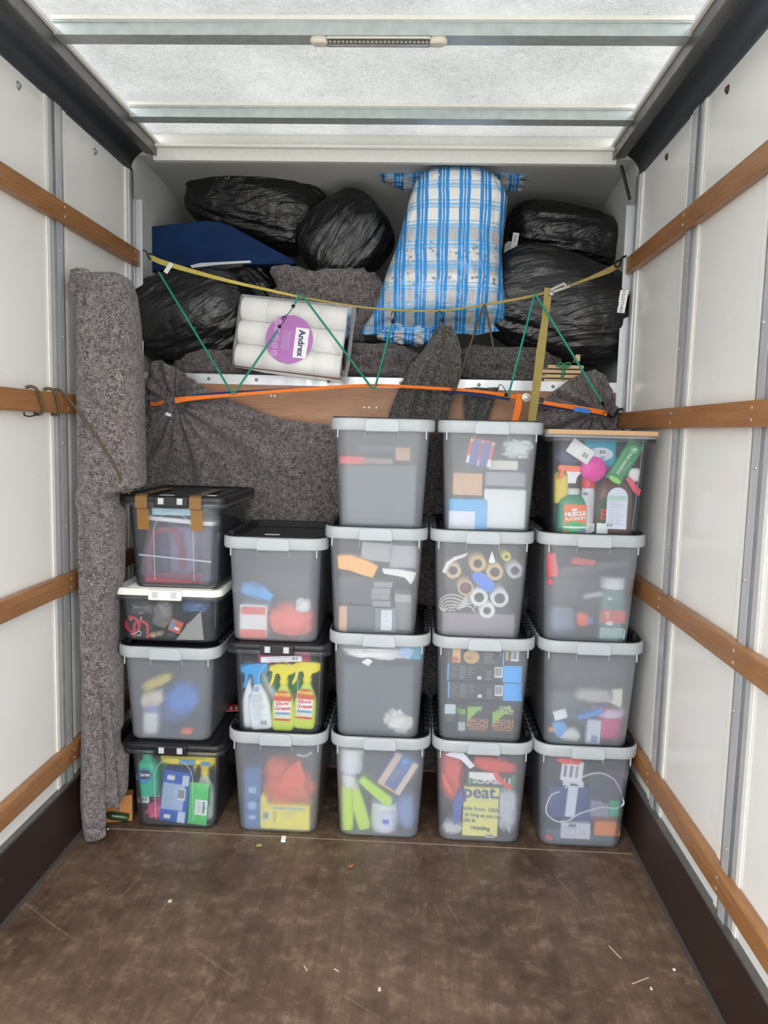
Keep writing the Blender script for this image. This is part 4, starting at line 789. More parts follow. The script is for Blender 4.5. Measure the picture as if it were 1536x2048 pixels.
carton('small white square label low beside amber bottle', 1204, 1057, 22, 22, (.80,.80,.78), d=.003, yf=2.648, name='paper_label', cat='label')
pouch('pink-purple bottle lying behind the red-capped aerosol', 1194, 930, 50, 56, (.45,.02,.28), d=.05, tilt=-35, yf=2.672, name='pink_bottle', cat='bottle', deco=(('p',0,8,20,8,(.10,.03,.08)),))
R_ = item('screw_cap', 'bright magenta round cap above red aerosol cap', 'cap', 1186, 938, .03, -20, 2.650); b = MB(); b.lathe([(.001,.0),(.040,.0),(.043,.006),(.043,.028),(.040,.032)], 28, RX(-90) @ T(0,0,-.016)); b.build('cap_body', flat((.78,.01,.33),.35), R_)
pouch('teal blue wipes pack with silver oval in right top crate', 1199, 906, 66, 54, (.0,.34,.48), d=.04, yf=2.660, deco=(('o',0,-2,48,26,(.52,.56,.66)),('b',4,2,14,10),('t',4,-10,'85',9,(.2,.2,.3))), name='wipes_packet')
pouch('dark green wipes pack with white lettering, slanting at top right crate', 1262, 910, 34, 90, (.02,.26,.07), d=.025, tilt=30, yf=2.646, deco=(('o',0,28,14,14,(.50,.70,.55)),('o',0,28,12,12,(.02,.26,.07)),('t',0,28,'80',8,(.6,.8,.65),120),('t',-2,-4,'THE HANDLE',8,(.70,.85,.72),90,.0003),('l',7,-8,4,24,(.5,.7,.5)),('o',0,-40,26,10,(.30,.60,.10))), name='wipes_packet')
carton('white card with barcode tilted at top left of right top crate', 1160, 903, 50, 30, (.72,.68,.66), d=.004, tilt=32, yf=2.640, name='price_card', cat='card', deco=(('b',12,-2,14,14),))
bottle('yellow bottle at left edge of right top crate', 1116, 968, 30, 76, (.72,.52,.04), (.7,.5,.05), d=.05, yf=2.680)
blob('white rounded cap at right side of right top crate', 1272, 950, 26, 28, (.80,.78,.74), d=.04, yf=2.656, name='white_ball', cat='ball', amp=.03)
shape('pink_label', 'pink-red tapered label below the white rounded cap', 'label', ((1252,957),(1260,954),(1283,980),(1278,992),(1270,986)), .01, (.80,.06,.12), 2.650)
blob('dark blue bulk at back of right top crate', 1200, 970, 150, 150, (.04,.06,.10), d=.14, yf=2.86, amp=.06)
blob('navy bundle under the white card in right top crate', 1135, 915, 50, 34, (.05,.06,.16), d=.06, yf=2.69)

# ------------------------------------------------------------------ settle every item inside the tub that holds it
def settle():
    bpy.context.view_layer.update()
    crates = [o for o in COL.objects if o.name.startswith('storage_crate')]
    def verts(o, inv):
        out = []
        for q in [o]+list(o.children_recursive):
            if q.type == 'MESH':
                M = inv @ q.matrix_world
                out += [M @ v.co for v in q.data.vertices]
        return out
    for o in [x for x in COL.objects if x.parent is None and x.get('category') and x.name.split('.')[0] not in ('storage_crate','lashing_rail','ceiling_light','cardboard_sheet')]:
        c = o.matrix_world.translation
        best = min(crates, key=lambda k: abs(c.x-k.location.x)*1.5+abs(c.z-(k.location.z+k['h']/2)))
        h, w0, w1, db = best['h'], best['wb'], best['wt'], .43
        bpy.context.view_layer.update(); V = verts(o, best.matrix_world.inverted()); o.location.y -= .021*max(0,min(1,.5*(min(v.z for v in V)+max(v.z for v in V))/h))
        for it in range(3):
            bpy.context.view_layer.update(); inv = best.matrix_world.inverted(); V = verts(o, inv)
            hw = lambda z: (w0+(w1-w0)*max(0,min(1,z/h)))/2-.008-.012*max(0,1-z/.03)
            L = max(-v.x-hw(v.z) for v in V); R = max(v.x-hw(v.z) for v in V)
            if L > 0 and R > 0 or (L+R > 0): o.scale.x *= max(.5, 1-(L+R)/(2*hw(.5*h))); 
            if L > 0 and R <= 0: o.location.x += L
            elif R > 0 and L <= 0: o.location.x -= R
            elif L > 0: o.location.x += (L-R)/2
            z0, z1 = min(v.z for v in V), max(v.z for v in V); top = h+(.0 if best['inset'] else -.006)
            if z1-z0 > top-.007: o.scale.z *= (top-.007)/(z1-z0)
            if z0 < .007: o.location.z += .007-z0
            elif z1 > top: o.location.z -= z1-top
            F = max((-.022*v.z/h+.0035)-v.y for v in V); B = max(v.y-(db-.006) for v in V)
            if F > 0: o.location.y += F
            if B > 0 and F < -.005: o.location.y -= min(B, -F)
            elif B > 0: o.scale.y *= max(.4, 1-(B+.004)/(max(v.y for v in V)-min(v.y for v in V)))
settle()

# ------------------------------------------------------------------ blankets, bags and straps
def atz(px, py, z=0.0):
    d = _f + _r*((px-768)/FPX) - _u*((py-1024)/FPX); return CAM + d*((z-CAM.z)/d.z)
def interp(tab, t):
    if t <= tab[0][0]: return tab[0][1:]
    for a, b_ in zip(tab, tab[1:]):
        if t <= b_[0]:
            k = (t-a[0])/(b_[0]-a[0]); return tuple(p+(q-p)*k for p, q in zip(a[1:], b_[1:]))
    return tab[-1][1:]
def sheet(f, nu, nv, smooth=True):
    b = MB(); vs = [f(i/(nu-1), j/(nv-1)) for j in range(nv) for i in range(nu)]
    b.add(vs, [(j*nu+i, j*nu+i+1, (j+1)*nu+i+1, (j+1)*nu+i) for j in range(nv-1) for i in range(nu-1)], smooth); return b
# blanket hung in front of the bulkhead, pinned up by the orange strap
EDGE = [(at(x,y,3.12).x, at(x,y,3.12).z) for x, y in ((291,760),(299,722),(316,718),(340,732),(365,745),(400,768),(440,792),(480,808),(520,826),(560,838),(620,846),(670,850),(760,862),(860,868),(900,866),(960,862),(1040,850),(1062,834),(1092,800),(1118,776),(1145,756),(1170,744),(1192,738),(1214,746),(1227,772),(1236,812))]
G1, G2 = at(338,806,3.05), at(1205,822,3.05)
def hang(u, v):
    x = -.975+u*1.955; zt = interp(EDGE, x)[0]; z = zt+(.03-zt)*v**1.02
    y = 3.155; 
    for G, sgn, N, cut in ((G1,1,17,1.05),(G2,-1,15,.5)):
        dx, dz = (x-G.x)*sgn, z-G.z; r = math.hypot(dx,dz); a = math.atan2(dx, -dz); a += r*.42
        fall = max(0,1-r/cut)**.8*min(1,r/.10+.25); y -= fall*.034*(math.sin(a*N+1.3*noise.noise(Vector((a*2,r*2,sgn))))*.6+.4*math.sin(a*N*.53+2))
    y += .016*noise.noise(Vector((x*5,0,z*1.1+3)))+.007*noise.noise(Vector((x*16,1,z*4)))
    d1 = math.hypot(x-G1.x, (z-G1.z)*.8)
    if z > 1.28: y -= min(1,(z-1.28)/.15)*.045*max(0,1-abs(x+.72)/.30)
    y += .045*math.exp(-(d1/.055)**2)
    y = min(y, 3.190)
    if z < 1.25: y = max(y, 3.112)
    x2 = x + .012*noise.noise(Vector((0,z*6,1)))*(1-u)
    return (max(-.972,x2), y, z)
b = sheet(hang, 260, 170); o = b.build('felt_blanket', m_felt, solid=.006); tag(o, 'wide grey felt blanket hung across bulkhead behind the crates, sagging to a swag', 'blanket')
b = MB(); p = at(337,829,3.03); b.box((0,0,0),(.024,.002,.012), T(*p) @ RY(15)); t_ = b.build('care_label', flat((.8,.8,.78),.6)); t_.parent = o
# tall rolled blanket standing at the left wall
PROF = [(0.105,-.972,-.862,.050),(.14,-.975,-.838,.06),(.29,-.978,-.834,.075),(.31,-.979,-.868,.08),(.36,-.980,-.868,.085),(.38,-.980,-.856,.085),(.62,-.980,-.853,.085),(.66,-.980,-.878,.09),(.72,-.982,-.872,.09),(.86,-.982,-.868,.09),(.93,-.983,-.845,.09),(1.16,-.984,-.835,.09),(1.20,-.984,-.857,.10),(1.235,-.984,-.857,.10),(1.25,-.984,-.764,.10),(1.60,-.984,-.768,.10),(1.80,-.983,-.778,.10),(1.90,-.982,-.790,.095),(1.945,-.976,-.803,.085),(1.965,-.955,-.825,.06),(1.972,-.92,-.85,.02)]
b = MB(); rings = []
for i in range(150):
    z = .105+(1.972-.105)*(i/149)**.96; xl, xr, hd = interp(PROF, z); cx_, hw_ = (xl+xr)/2, (xr-xl)/2; r = []
    for j in range(72):
        a = 2*PI*j/72; c_, s_ = math.cos(a), math.sin(a); c2 = math.copysign(abs(c_)**.75,c_); s2 = math.copysign(abs(s_)**.8,s_)
        n_1 = noise.noise(Vector((c_*1.5,s_*1.5,z*2.2))); fold = .014*max(0,1-abs(((a-4.4-.25*math.sin(z*1.6))%(2*PI))-.0)/.28)
        k = 1+.05*n_1-.5*fold/max(hw_,.03)
        x = cx_+hw_*c2*(min(1,k) if c2 < 0 or z > 1.3 else 1.0); r.append((max(-.984,x), 2.605+hd*s2*k+.010*noise.noise(Vector((c_*4,s_*4,z*5))), z))
    rings.append(r)
b.loft(rings); roll_ = b.build('rolled_blanket', m_felt); tag(roll_, 'tall roll of grey felt blanket standing upright against left wall', 'blanket')
def flap(u, v):
    z = 1.18-v*1.172; xl, xr = -.950-.014*v, -.940+.050*min(1,v*1.6)-.006*math.sin(v*5)
    if v > .9: xl, xr = xl+.02*(v-.9)*6, xr
    xx = xl+(xr-xl)*u; y = 2.507+.030*(abs(u-.5)*2)**2.2-.012*math.sin(v*9+u*3)*.4+.006*noise.noise(Vector((xx*20,0,z*6)))
    if z < .1: y += .0
    return (max(-.983,xx+.004*noise.noise(Vector((1,z*9,0)))), y-.012*min(1,v*4), z+ (0.012*u if v > .97 else 0))
b = sheet(flap, 34, 110); f1_ = b.build('loose_fold', m_felt, roll_, solid=.010)
def flap2(u, v):
    z = .52-v*.40; xx = -.915+(u*(.055+.03*v)); y = 2.525+.012*math.sin(u*4)+.005*noise.noise(Vector((xx*20,2,z*8)))
    return (xx, y, z+.02*math.sin(u*3))
b = sheet(flap2, 24, 50); b.build('loose_fold', m_felt, roll_, solid=.009)
b = MB(); b.loft(blobmesh(.075, .085, .09, .2, 5.1, .7, 30, 40)); o = b.build('loose_fold', m_felt, roll_); o.location = (-.945,2.555,1.925)
b = MB(); b.box((0,0,0),(.10,.07,.006)); o = b.build('printed_sachet', flat((.45,.03,.03),.4), bevel=.002); o.location = (-.545,2.93,.352); o.rotation_euler = (0,0,.2); tag(o, 'red printed sachet lying on black lid at foot of left stack', 'sachet')
for k in range(4): b = MB(); b.box((-.03+k*.02,-.01,.0036),(.010,.030,.0008)); b.build('printed_mark', flat((.75,.72,.70)), o)
# wood block and glass bottle behind the left stack foot
p = at(228,1618,2.80); b = MB(); b.box((0,0,.05),(.11,.05,.10)); o = b.build('wooden_block', flat((.40,.17,.05),.5), bevel=.003); o.location = (-.90,2.68,.002); o.rotation_euler = (0,0,.25); tag(o, 'orange wooden block on floor between rolled blanket and far left crate', 'wood')
b = MB(); b.lathe([(.001,0),(.014,0),(.015,.005),(.015,.06),(.008,.08),(.006,.085),(.006,.10)], 20, RX(75) @ RZ(0)); o = b.build('glass_bottle', flat((.02,.045,.015),.12)); o.location = (-.852,2.66,.020); o.rotation_euler = (0,0,math.radians(-70)); tag(o, 'small dark green bottle lying on floor left of far left crate', 'bottle')

def bag(label, px, py, Y, ln_, th, dp, tilt, m, seed, e=.62, name='bin_bag', cat='bin bag', lie=True, ends=(.45,.35), group=None):
    n, q = 84, 120; rings = []
    for i in range(n+1):
        t_ = i/n; thn = PI*t_; cz = math.cos(thn); zz = math.copysign(abs(cz)**.70, cz); st = math.sin(thn)**e; r = []
        endf = abs(2*t_-1)**3
        for j in range(q):
            ph = 2*PI*j/q; c_, s_ = math.cos(ph), math.sin(ph)
            x = math.copysign(abs(c_)**.85,c_)*st; y = math.copysign(abs(s_)**.85,s_)*st
            P = Vector((c_*1.3+seed, s_*1.3, zz*.9)); big = noise.noise(P)*.12
            w1 = abs(noise.noise(Vector((c_*3.4+seed+zz*.8, s_*3.4, zz*.75+seed)))); w2 = abs(noise.noise(Vector((c_*8+zz*1.5, s_*8+seed, zz*1.6))))
            w3 = noise.noise(Vector((c_*3,s_*3+seed,zz*5)))
            k = 1+big-(.10+.22*endf)*w1*1.1-(.045+.10*endf)*w2+.02*w3
            r.append((x*th/2*k, y*dp/2*k, zz*ln_/2*(1+.05*w3)))
        rings.append(r)
    b = MB(); b.loft(rings, M=RY(90) if lie else None); o = b.build(name, m); p = at(px, py, Y); o.location = p; o.rotation_euler = (0, math.radians(tilt), 0)
    return tag(o, label, cat, group)
BG = 'black bin bags in the over-cab space'
bag('black bin bag lying on the blue velvet panel, highest on the left', 515, 405, 3.66, .64, .395, .34, 19, m_bagx, 1.3, .5, group=BG)
bag('black bin bag tied up between upper left bag and checked bag', 690, 478, 3.50, .395, .365, .28, 50, m_bagz, 4.1, .55, lie=False, group=BG)
bag('black bin bag at lower left under the yellow strap', 388, 630, 3.31, .49, .385, .34, 82-90, m_bagx, 8.2, .42, group=BG)
bag('black bin bag on the right, behind the top of larger bag', 1130, 478, 3.62, .54, .29, .34, 12, m_bagx, 11.7, .5, group=BG)
rb = bag('large black bin bag at right with handwritten CLOTHES sticker', 1125, 612, 3.335, .62, .44, .35, 14, m_bagx, 15.1, .45, group=BG)
bag('small dark bin bag wedged behind toilet roll pack', 515, 585, 3.56, .30, .22, .25, 60, m_bagx, 21.1, .55, group=BG)
p = at(1245,603,3.16); R_ = empty('bag_sticker', p, 'white handwritten CLOTHES sticker on right-hand bin bag', 'sticker', None, (0,8,-38))
b = MB(); b.box((0,0,0),(.034,.0012,.088)); b.build('paper', flat((.85,.85,.83),.6), R_)
b = MB(); b.text('CLOTHES', .018, T(0,-.0012,0) @ RY(90), sx=1.1); b.build('lettering', flat((.02,.02,.04),.5), R_)
p = at(1018,505,3.42); R_ = empty('plastic_bracket', p, 'small pale grey plastic bracket right of checked bag', 'bracket', None, (0,6,0))
b = MB(); b.prism([(-.022,-.035),(.018,-.035),(.020,.030),(.008,.045),(-.012,.045),(-.024,.030)], -.01, .01); b.build('plate', flat((.45,.46,.46),.4), R_, bevel=.003)
b = MB(); b.lathe([(.001,.003),(.005,.003),(.006,0)], 12, T(.004,-.010,-.015) @ RX(90)); b.build('pivot', flat((.2,.2,.2),.4), R_)
p = at(1029,486,3.40); R_ = empty('paper_tag', p, 'narrow white tag with vertical writing beside grey bracket', 'tag', None, (0,8,0))
b = MB(); b.box((0,0,0),(.026,.001,.085)); b.build('paper', flat((.75,.75,.74),.6), R_); b = MB(); b.text('Sum', .016, T(0,-.001,.02) @ RY(90)); b.build('lettering', flat((.03,.03,.03)), R_)

# navy velvet panel
m_vel = mat('navy_velvet', (.008,.022,.075), .8, sheen=.0, spec=.15); t = NT(m_vel); v_ = t.noise(t.co((1,1,2)), 7, 4); t.set('Base Color', t.mix(v_, (.006,.016,.060), (.014,.045,.135)))
P = [at(x,y,3.42) for x,y in ((279,468),(281,458),(288,454),(360,446),(410,440),(440,443),(460,450),(588,520),(590,526),(584,529),(420,528),(283,545),(279,540))]
b = MB(); c0 = P[0]; b.prism([(q.x-c0.x,q.z-c0.z) for q in P], 0, .09); o = b.build('velvet_panel', m_vel, fix=True, bevel=.010); o.location = (c0.x+.0,3.42,c0.z); tag(o, 'navy blue velvet padded panel at upper left under bin bag', 'headboard')
P = [at(x,y,3.40) for x,y in ((380,531),(400,526),(500,521),(502,525),(440,529),(384,536))]
b = MB(); c0 = P[0]; b.prism([(q.x-c0.x,q.z-c0.z) for q in P], 0, .10); o = b.build('white_board', flat((.75,.76,.80),.5), fix=True); o.location = (c0.x,3.40,c0.z); tag(o, 'thin white board edge just below navy velvet panel', 'board')

# folded blankets on the shelf
def lump(label, px, py, Y, wv, hv, dp, tilt, m, seed, name='felt_blanket', cat='blanket', e=.45, amp=.10, f=2.2):
    b = MB(); b.loft(blobmesh(wv, hv, dp, amp, seed, e, 60, 84, .8, f)); o = b.build(name, m); o.location = at(px, py, Y); o.rotation_euler = (0, math.radians(tilt), 0); return tag(o, label, cat)
lump('grey felt blanket bundle behind toilet rolls, under middle bin bag', 655, 617, 3.46, .50, .33, .30, 3, m_felt, 3.3)
lump('dark grey felt blanket roll along left of bulkhead top edge', 470, 728, 3.34, .56, .14, .26, 1, m_felt2, 6.1)
lump('dark grey felt blanket roll along middle of bulkhead top edge', 720, 726, 3.36, .50, .16, .28, 2, m_felt2, 9.4)
lump('dark bundle behind the check bag base', 735, 650, 3.50, .22, .16, .2, 0, m_felt2, 12.4)
lump('dark woven cloth lying folded on bulkhead edge, right of checked bag', 1010, 733, 3.33, .44, .15, .25, 3, m_linen, 17.2, 'woven_cloth', 'cloth', .5, .07)
# woven cloth draped over the bulkhead edge
OL = [(650,876,902),(675,862,915),(700,848,921),(730,822,922),(760,806,918),(790,792,910),(815,782,900),(835,776,896),(846,792,892)]
def drape(u, v):
    y_ = 650+v*196; xl, xr = interp(OL, y_); xx = xl+(xr-xl)*u; Yd = 3.12
    f_ = .020*math.sin(u*11+v*2.2+.6*math.sin(v*5))*(.35+.65*v)+.010*math.sin(u*25-v*3)*v
    lob = 6*math.sin(u*5.5+1)*max(0,v-.85)/.15
    P = at(xx, y_+lob, Yd); P.y = 3.150+f_-.035*math.sin(PI*min(1,v*1.2))-.02*v; return (P.x, P.y, P.z)
b = sheet(drape, 70, 90); o = b.build('woven_cloth', m_linen, solid=.006); tag(o, 'dark grey woven cloth draped in folds over middle of bulkhead', 'cloth')
OL2 = [(775,932,998),(790,930,990),(810,928,985),(830,930,978),(850,932,972)]
def drape2(u, v):
    y_ = 775+v*78; xl, xr = interp(OL2, y_); P = at(xl+(xr-xl)*u, y_, 3.14); return (P.x, 3.16+.016*math.sin(u*12+v*2)-.02*v, P.z)
b = sheet(drape2, 50, 40); o = b.build('woven_cloth', m_linen, solid=.006); tag(o, 'short hanging tail of dark woven cloth below orange strap', 'cloth')
# timber slats tied with green ribbon
R_ = empty('slat_bundle', at(1125,745,3.215), 'bundle of pale timber slats tied with green ribbon, near right end of shelf', 'timber', None, (0,0,0))
for i, (w_, dx) in enumerate(((.170,.0),(.165,-.006),(.150,-.012),(.135,-.006))):
    b = MB(); b.box((dx,.05,-.034+(3-i)*.019),(w_,.10,.014)); b.build('slat', flat((.66,.47,.28),.6), R_, bevel=.002)
b = MB(); pts = [(.0,-.006,.036),(.003,-.008,.0),(-.002,-.008,-.018),(.004,-.007,-.03)]
for s in (-1,1): b.tube(spline([(.0,-.006,.032),(.018*s+.006,-.009,.040),(.026*s,-.008,.026),(.004,-.007,.022)],6), .0032, 6)
b.tube(spline(pts,6), .0055, 6); b.build('green_ribbon', flat((.01,.26,.12),.5), R_)
p = at(1155,716,3.24); b = MB(); b.box((0,.04,0),(.02,.10,.03)); o = b.build('timber_offcut', flat((.60,.42,.26),.6), bevel=.002); o.location = p; tag(o, 'small pale timber offcut above the slat bundle', 'timber')

# checked storage bag
m_chk = mat('blue_check_plastic', (.8,.8,.8), .25, spec=.6, coat=.3); t = NT(m_chk)
w_ = t.noise(t.co(), 6, 3, out='Color'); vv = t.n.new('ShaderNodeMix'); vv.data_type = 'RGBA'; vv.blend_type = 'ADD'; vv.inputs[0].default_value = .018
t.l.new(t.co(), vv.inputs[6]); t.l.new(w_, vv.inputs[7]); s_ = t.sep(vv.outputs[2])
fx = t.math('FRACT', t.math('ADD', t.math('MULTIPLY', s_['X'], 1/.083), 10.2)); fz = t.math('FRACT', t.math('ADD', t.math('MULTIPLY', s_['Z'], 1/.080), 10.0))
mx_ = t.ramp(fx, [(0.0,1.0),(.17,0.0),(.215,1.0),(.32,0.0),(.365,1.0),(.53,0.0)], True); mz_ = t.ramp(fz, [(0.0,1.0),(.08,0.0),(.12,1.0),(.26,0.0),(.34,1.0),(.42,0.0)], True)
cont = t.ramp(s_['Z'], [(.0,(.42,.42,.45)),(.30,(.80,.80,.80))]); pat = t.ramp(t.vor(t.co((1,1,1.4)), 38), [(.18,(.20,.20,.22)),(.42,(.72,.72,.72))])
band = t.ramp(s_['Z'], [(0.0,0.0),(.155,.0),(.165,1.0),(.22,1.0),(.23,0.0),(.265,0.0),(.275,.8),(.35,.8),(.36,0.0)])
base = t.mix(t.ramp(s_['Z'], [(.05,1.0),(.40,1.0),(.42,0.0)]), (.82,.82,.81), (.50,.51,.54)); base = t.mix(band, base, pat)
base = t.mix(t.math('MULTIPLY', mz_, .70), base, (.10,.42,.76)); base = t.mix(t.math('MULTIPLY', mx_, .97), base, (.004,.25,.68)); t.set('Base Color', base)
t.bump(t.noise(t.co((4,4,1.5)), 9, 4, .6, 1.2), .5, .02)
CK = [(326,885,958,.02),(332,860,972,.06),(345,840,990,.10),(365,828,1008,.13),(395,818,1018,.15),(440,806,1012,.16),(500,790,1004,.165),(560,768,1008,.17),(600,755,1013,.165),(625,745,1015,.15),(640,735,1014,.10),(650,726,1010,.045),(664,721,1004,.014)]
b0 = at(880,664,3.22); b = MB(); rings = []
for i in range(100):
    y_ = 326+(664-326)*i/99; xl, xr, dd = interp(CK, y_); Yc = 3.44-.20*(i/99)**.8; Yc2 = 3.30-.03*(i/99)
    L_, R2 = at(xl, y_, 3.24), at(xr, y_, 3.24); z = L_.z+( R2.z-L_.z)*.5; r = []
    cx_, hw_ = (L_.x+R2.x)/2, (R2.x-L_.x)/2
    for j in range(96):
        a = 2*PI*j/96; c_, q_ = math.cos(a), math.sin(a); c2 = math.copysign(abs(c_)**.7,c_); s2 = math.copysign(abs(q_)**.75,q_)
        n1 = noise.noise(Vector((c_*2.5,q_*2.5,z*7))); n2 = abs(noise.noise(Vector((c_*6+z*3,q_*6,z*10))))
        k = 1+.05*n1-.10*n2
        r.append((cx_+hw_*c2*(1+.02*n1)-b0.x, Yc2+dd*s2*k-b0.y+.01*n1, L_.z+(R2.z-L_.z)*(c2+1)/2-b0.z+(.008*math.sin(c_*9) if i > 92 else 0)))
    rings.append(r)
b.loft(rings); o = b.build('checked_bag', m_chk); o.location = b0; tag(o, 'bulging blue and white checked vacuum storage bag in middle of shelf', 'storage bag')
b = MB(); p = at(873,348,3.165)-b0; b.lathe([(.001,.004),(.013,.004),(.015,0)], 20, T(p.x,p.y+.02,p.z) @ RX(60)); b.build('valve', flat((.8,.8,.8),.4), o)
m_chk2 = m_chk
for k, (label, px, py, Y, wv, hv, dp, tl) in enumerate((('second checked bag, blue top ends showing behind the large one', 914, 357, 3.47, .61, .095, .12, 0),('lower checked bag corner sticking out under the large one', 822, 664, 3.30, .27, .10, .14, 3))):
    b = MB(); b.loft(blobmesh(wv, hv, dp, .16, 2.2+k, .6, 40, 60, .8, 3.2)); o = b.build('checked_bag', m_chk); o.location = at(px, py, Y); o.rotation_euler = (0, math.radians(tl), 0); tag(o, label, 'storage bag')

# toilet roll pack
pp = at(585,676,3.145); R_ = empty('toilet_roll_pack', pp, 'clear-wrapped pack of white toilet rolls reading Andrex on purple circle', 'toilet rolls', None, (-6,5.5,-3))
for r_i in range(3):
    for c_i in range(4):
        b = MB(); b.lathe([(.017,-.0535),(.046,-.0535),(.0485,-.051),(.0485,.051),(.046,.0535),(.017,.0535)], 28, T(-.162+c_i*.108,0,.096-r_i*.096) @ RY(90)); b.build('toilet_roll', flat((.86,.85,.82),.85), R_, fix=True)
b = MB(); rr = []
for x, s_y, s_z in ((-.226,.020,.12),(-.224,.05,.146),(-.216,.0515,.1490),(-.11,.0525,.1495),(0,.0525,.1495),(.11,.0525,.1495),(.216,.0515,.149),(.222,.045,.150),(.232,.012,.155),(.244,.003,.160)):
    ring = []
    for j in range(96):
        a = 2*PI*j/96; c2 = math.copysign(abs(math.cos(a))**.28,math.cos(a)); q2 = math.copysign(abs(math.sin(a))**.28,math.sin(a)); zz = c2*s_z
        bul = .006*(1-abs(math.cos(zz/.096*PI)))if abs(x) < .22 else 0
        ring.append((x+.003*noise.noise(Vector((x*20,q2*2,zz*20))), q2*(s_y+.001-bul*.0), zz))
    rr.append(ring)
b.loft(rr); b.build('clear_wrap', m_pbag, R_)
fy = -.0555; 
b = MB(); b.prism([(.0+.096*math.cos(2*PI*j/48), -.018+.096*math.sin(2*PI*j/48)) for j in range(48)], fy, fy+.001); b.build('purple_circle', flat((.44,.16,.46),.4), R_, fix=True)
b = MB(); b.box((.050,fy-.001,-.028),(.054,.001,.120), T(0,0,0)); lb_ = b.build('name_panel', flat((.84,.83,.84),.4), R_)
b = MB(); b.text('Andrex', .036, T(.050,fy-.0020,-.028) @ RY(88), bold=.0010, sx=.95); b.build('lettering', flat((.02,.015,.12),.4), lb_)
for k in range(5):
    b = MB(); n = 20; cz_ = .045-k*.031; b.prism([(-.054+.0125*math.cos(2*PI*j/n), cz_+.0125*math.sin(2*PI*j/n)) for j in range(n)], fy-.0012, fy-.0004); ic = b.build('round_icon', flat((.72,.52,.74),.4), R_, fix=True)
    b = MB(); b.prism([(-.054+.0105*math.cos(2*PI*j/n), cz_+.0105*math.sin(2*PI*j/n)) for j in range(n)], fy-.0018, fy-.0010); b.box((-.054,fy-.002,cz_),(.010,.0006,.006)); b.build('icon_fill', flat((.50,.26,.56),.4), ic, fix=True)
b = MB()
random.seed(3)
for k in range(9): b.box((-.012+.004*k-.016, fy-.001, -.02+random.uniform(-.004,.004)),(.0012,.0006,.075))
b.build('small_print', flat((.62,.42,.66),.4), R_)

# ------------------------------------------------------------------ straps, hooks and bungee cords
def strapmat(name, a_, b_, sc=900):
    m = mat(name, a_, .7, sheen=.1, spec=.2); t = NT(m); n1 = t.noise(t.co((1,1,1)), 25, 4); t.set('Base Color', t.mix(n1, a_, b_)); t.bump(t.noise(t.co((1,1,6)), sc*.3, 2), .4, .001); return m
m_yel = strapmat('yellow_webbing', (.42,.33,.05), (.62,.52,.14)); m_olv = strapmat('olive_and_shaded_webbing', (.26,.20,.055), (.40,.32,.11)); m_org = strapmat('orange_webbing', (.80,.16,.02), (.92,.24,.04)); m_blu = strapmat('blue_webbing', (.02,.035,.12), (.04,.06,.2))
m_gc = mat('green_cord', (.01,.25,.17), .6); t = NT(m_gc); t.set('Base Color', t.mix(t.vor(t.co(), 420), (.003,.14,.10), (.02,.34,.24)))
m_bc = mat('brown_cord', (.06,.045,.02), .65); t = NT(m_bc); t.set('Base Color', t.mix(t.vor(t.co(), 420), (.03,.025,.012), (.12,.09,.045)))
m_hook = mat('black_steel_hook', (.012,.012,.013), .32, .4)
def ribbon(b, pts, wid, th=.0018, n=10):
    P = spline([at(*q) for q in pts], n); N = len(P); rings = []
    for i, p in enumerate(P):
        tg = (P[min(i+1,N-1)]-P[max(i-1,0)]).normalized(); sd = tg.cross(Vector((0,1,0))).normalized(); up = sd.cross(tg).normalized()
        k = i/(N-1); wv = wid if not isinstance(wid, (list,tuple)) else interp([(j/(len(wid)-1), x) for j, x in enumerate(wid)], k)[0]
        rings.append([p+sd*wv/2+up*th/2, p+sd*wv/2-up*th/2, p-sd*wv/2-up*th/2, p-sd*wv/2+up*th/2])
    b.loft(rings, True, True, False); return b
def hookpart(R_, pts, r=.003, name='hook'):
    b = MB(); b.tube(spline([at(*q)-R_.location for q in pts], 6), r, 8); return b.build(name, m_hook, R_)
def part_at(R_, b, name, m, **k):
    for i, v in enumerate(b.v): b.v[i] = v-Vector(R_.location)
    return b.build(name, m, R_, **k)
R_ = empty('ratchet_strap', at(770,617,3.06), 'yellow webbing strap stretched across the bags from rail to rail', 'strap')
part_at(R_, ribbon(MB(), ((302,515,3.12),(335,528,3.09),(450,560,3.05),(600,594,3.03)), (.020,.020,.013,.008)), 'webbing', m_yel)
part_at(R_, ribbon(MB(), ((600,594,3.03),(700,611,3.03),(790,620,3.05),(880,621,3.05),(960,611,3.04),(1050,595,3.03),(1100,583,3.04)), (.008,.007,.009,.008,.010,.008)), 'webbing', m_olv)  # same yellow strap turned edge-on; its shade is painted in as darker olive
part_at(R_, ribbon(MB(), ((1130,575,3.05),(1170,560,3.08),(1215,542,3.12),(1236,530,3.14)), (.007,.010,.022,.022)), 'webbing', m_olv)
part_at(R_, ribbon(MB(), ((1097,576,3.035),(1090,640,3.03),(1082,700,3.02),(1072,780,3.01),(1062,853,3.00)), (.030,.026,.034,.032,.030)), 'hanging_tail', m_olv)
hookpart(R_, ((286,500,3.19),(292,503,3.16),(296,512,3.13),(300,519,3.12),(306,514,3.12),(303,508,3.12),(297,508,3.12)))
hookpart(R_, ((1252,512,3.19),(1244,516,3.17),(1240,530,3.15),(1232,534,3.13),(1230,526,3.13),(1240,520,3.14)), .004)
b = MB(); p0 = at(1112,582,3.03)
for dz, an, ll in ((0,-20,.085),(.012,-26,.060)): b.box((.012,0,dz),(ll,.012,.011), T(*p0) @ RY(an))
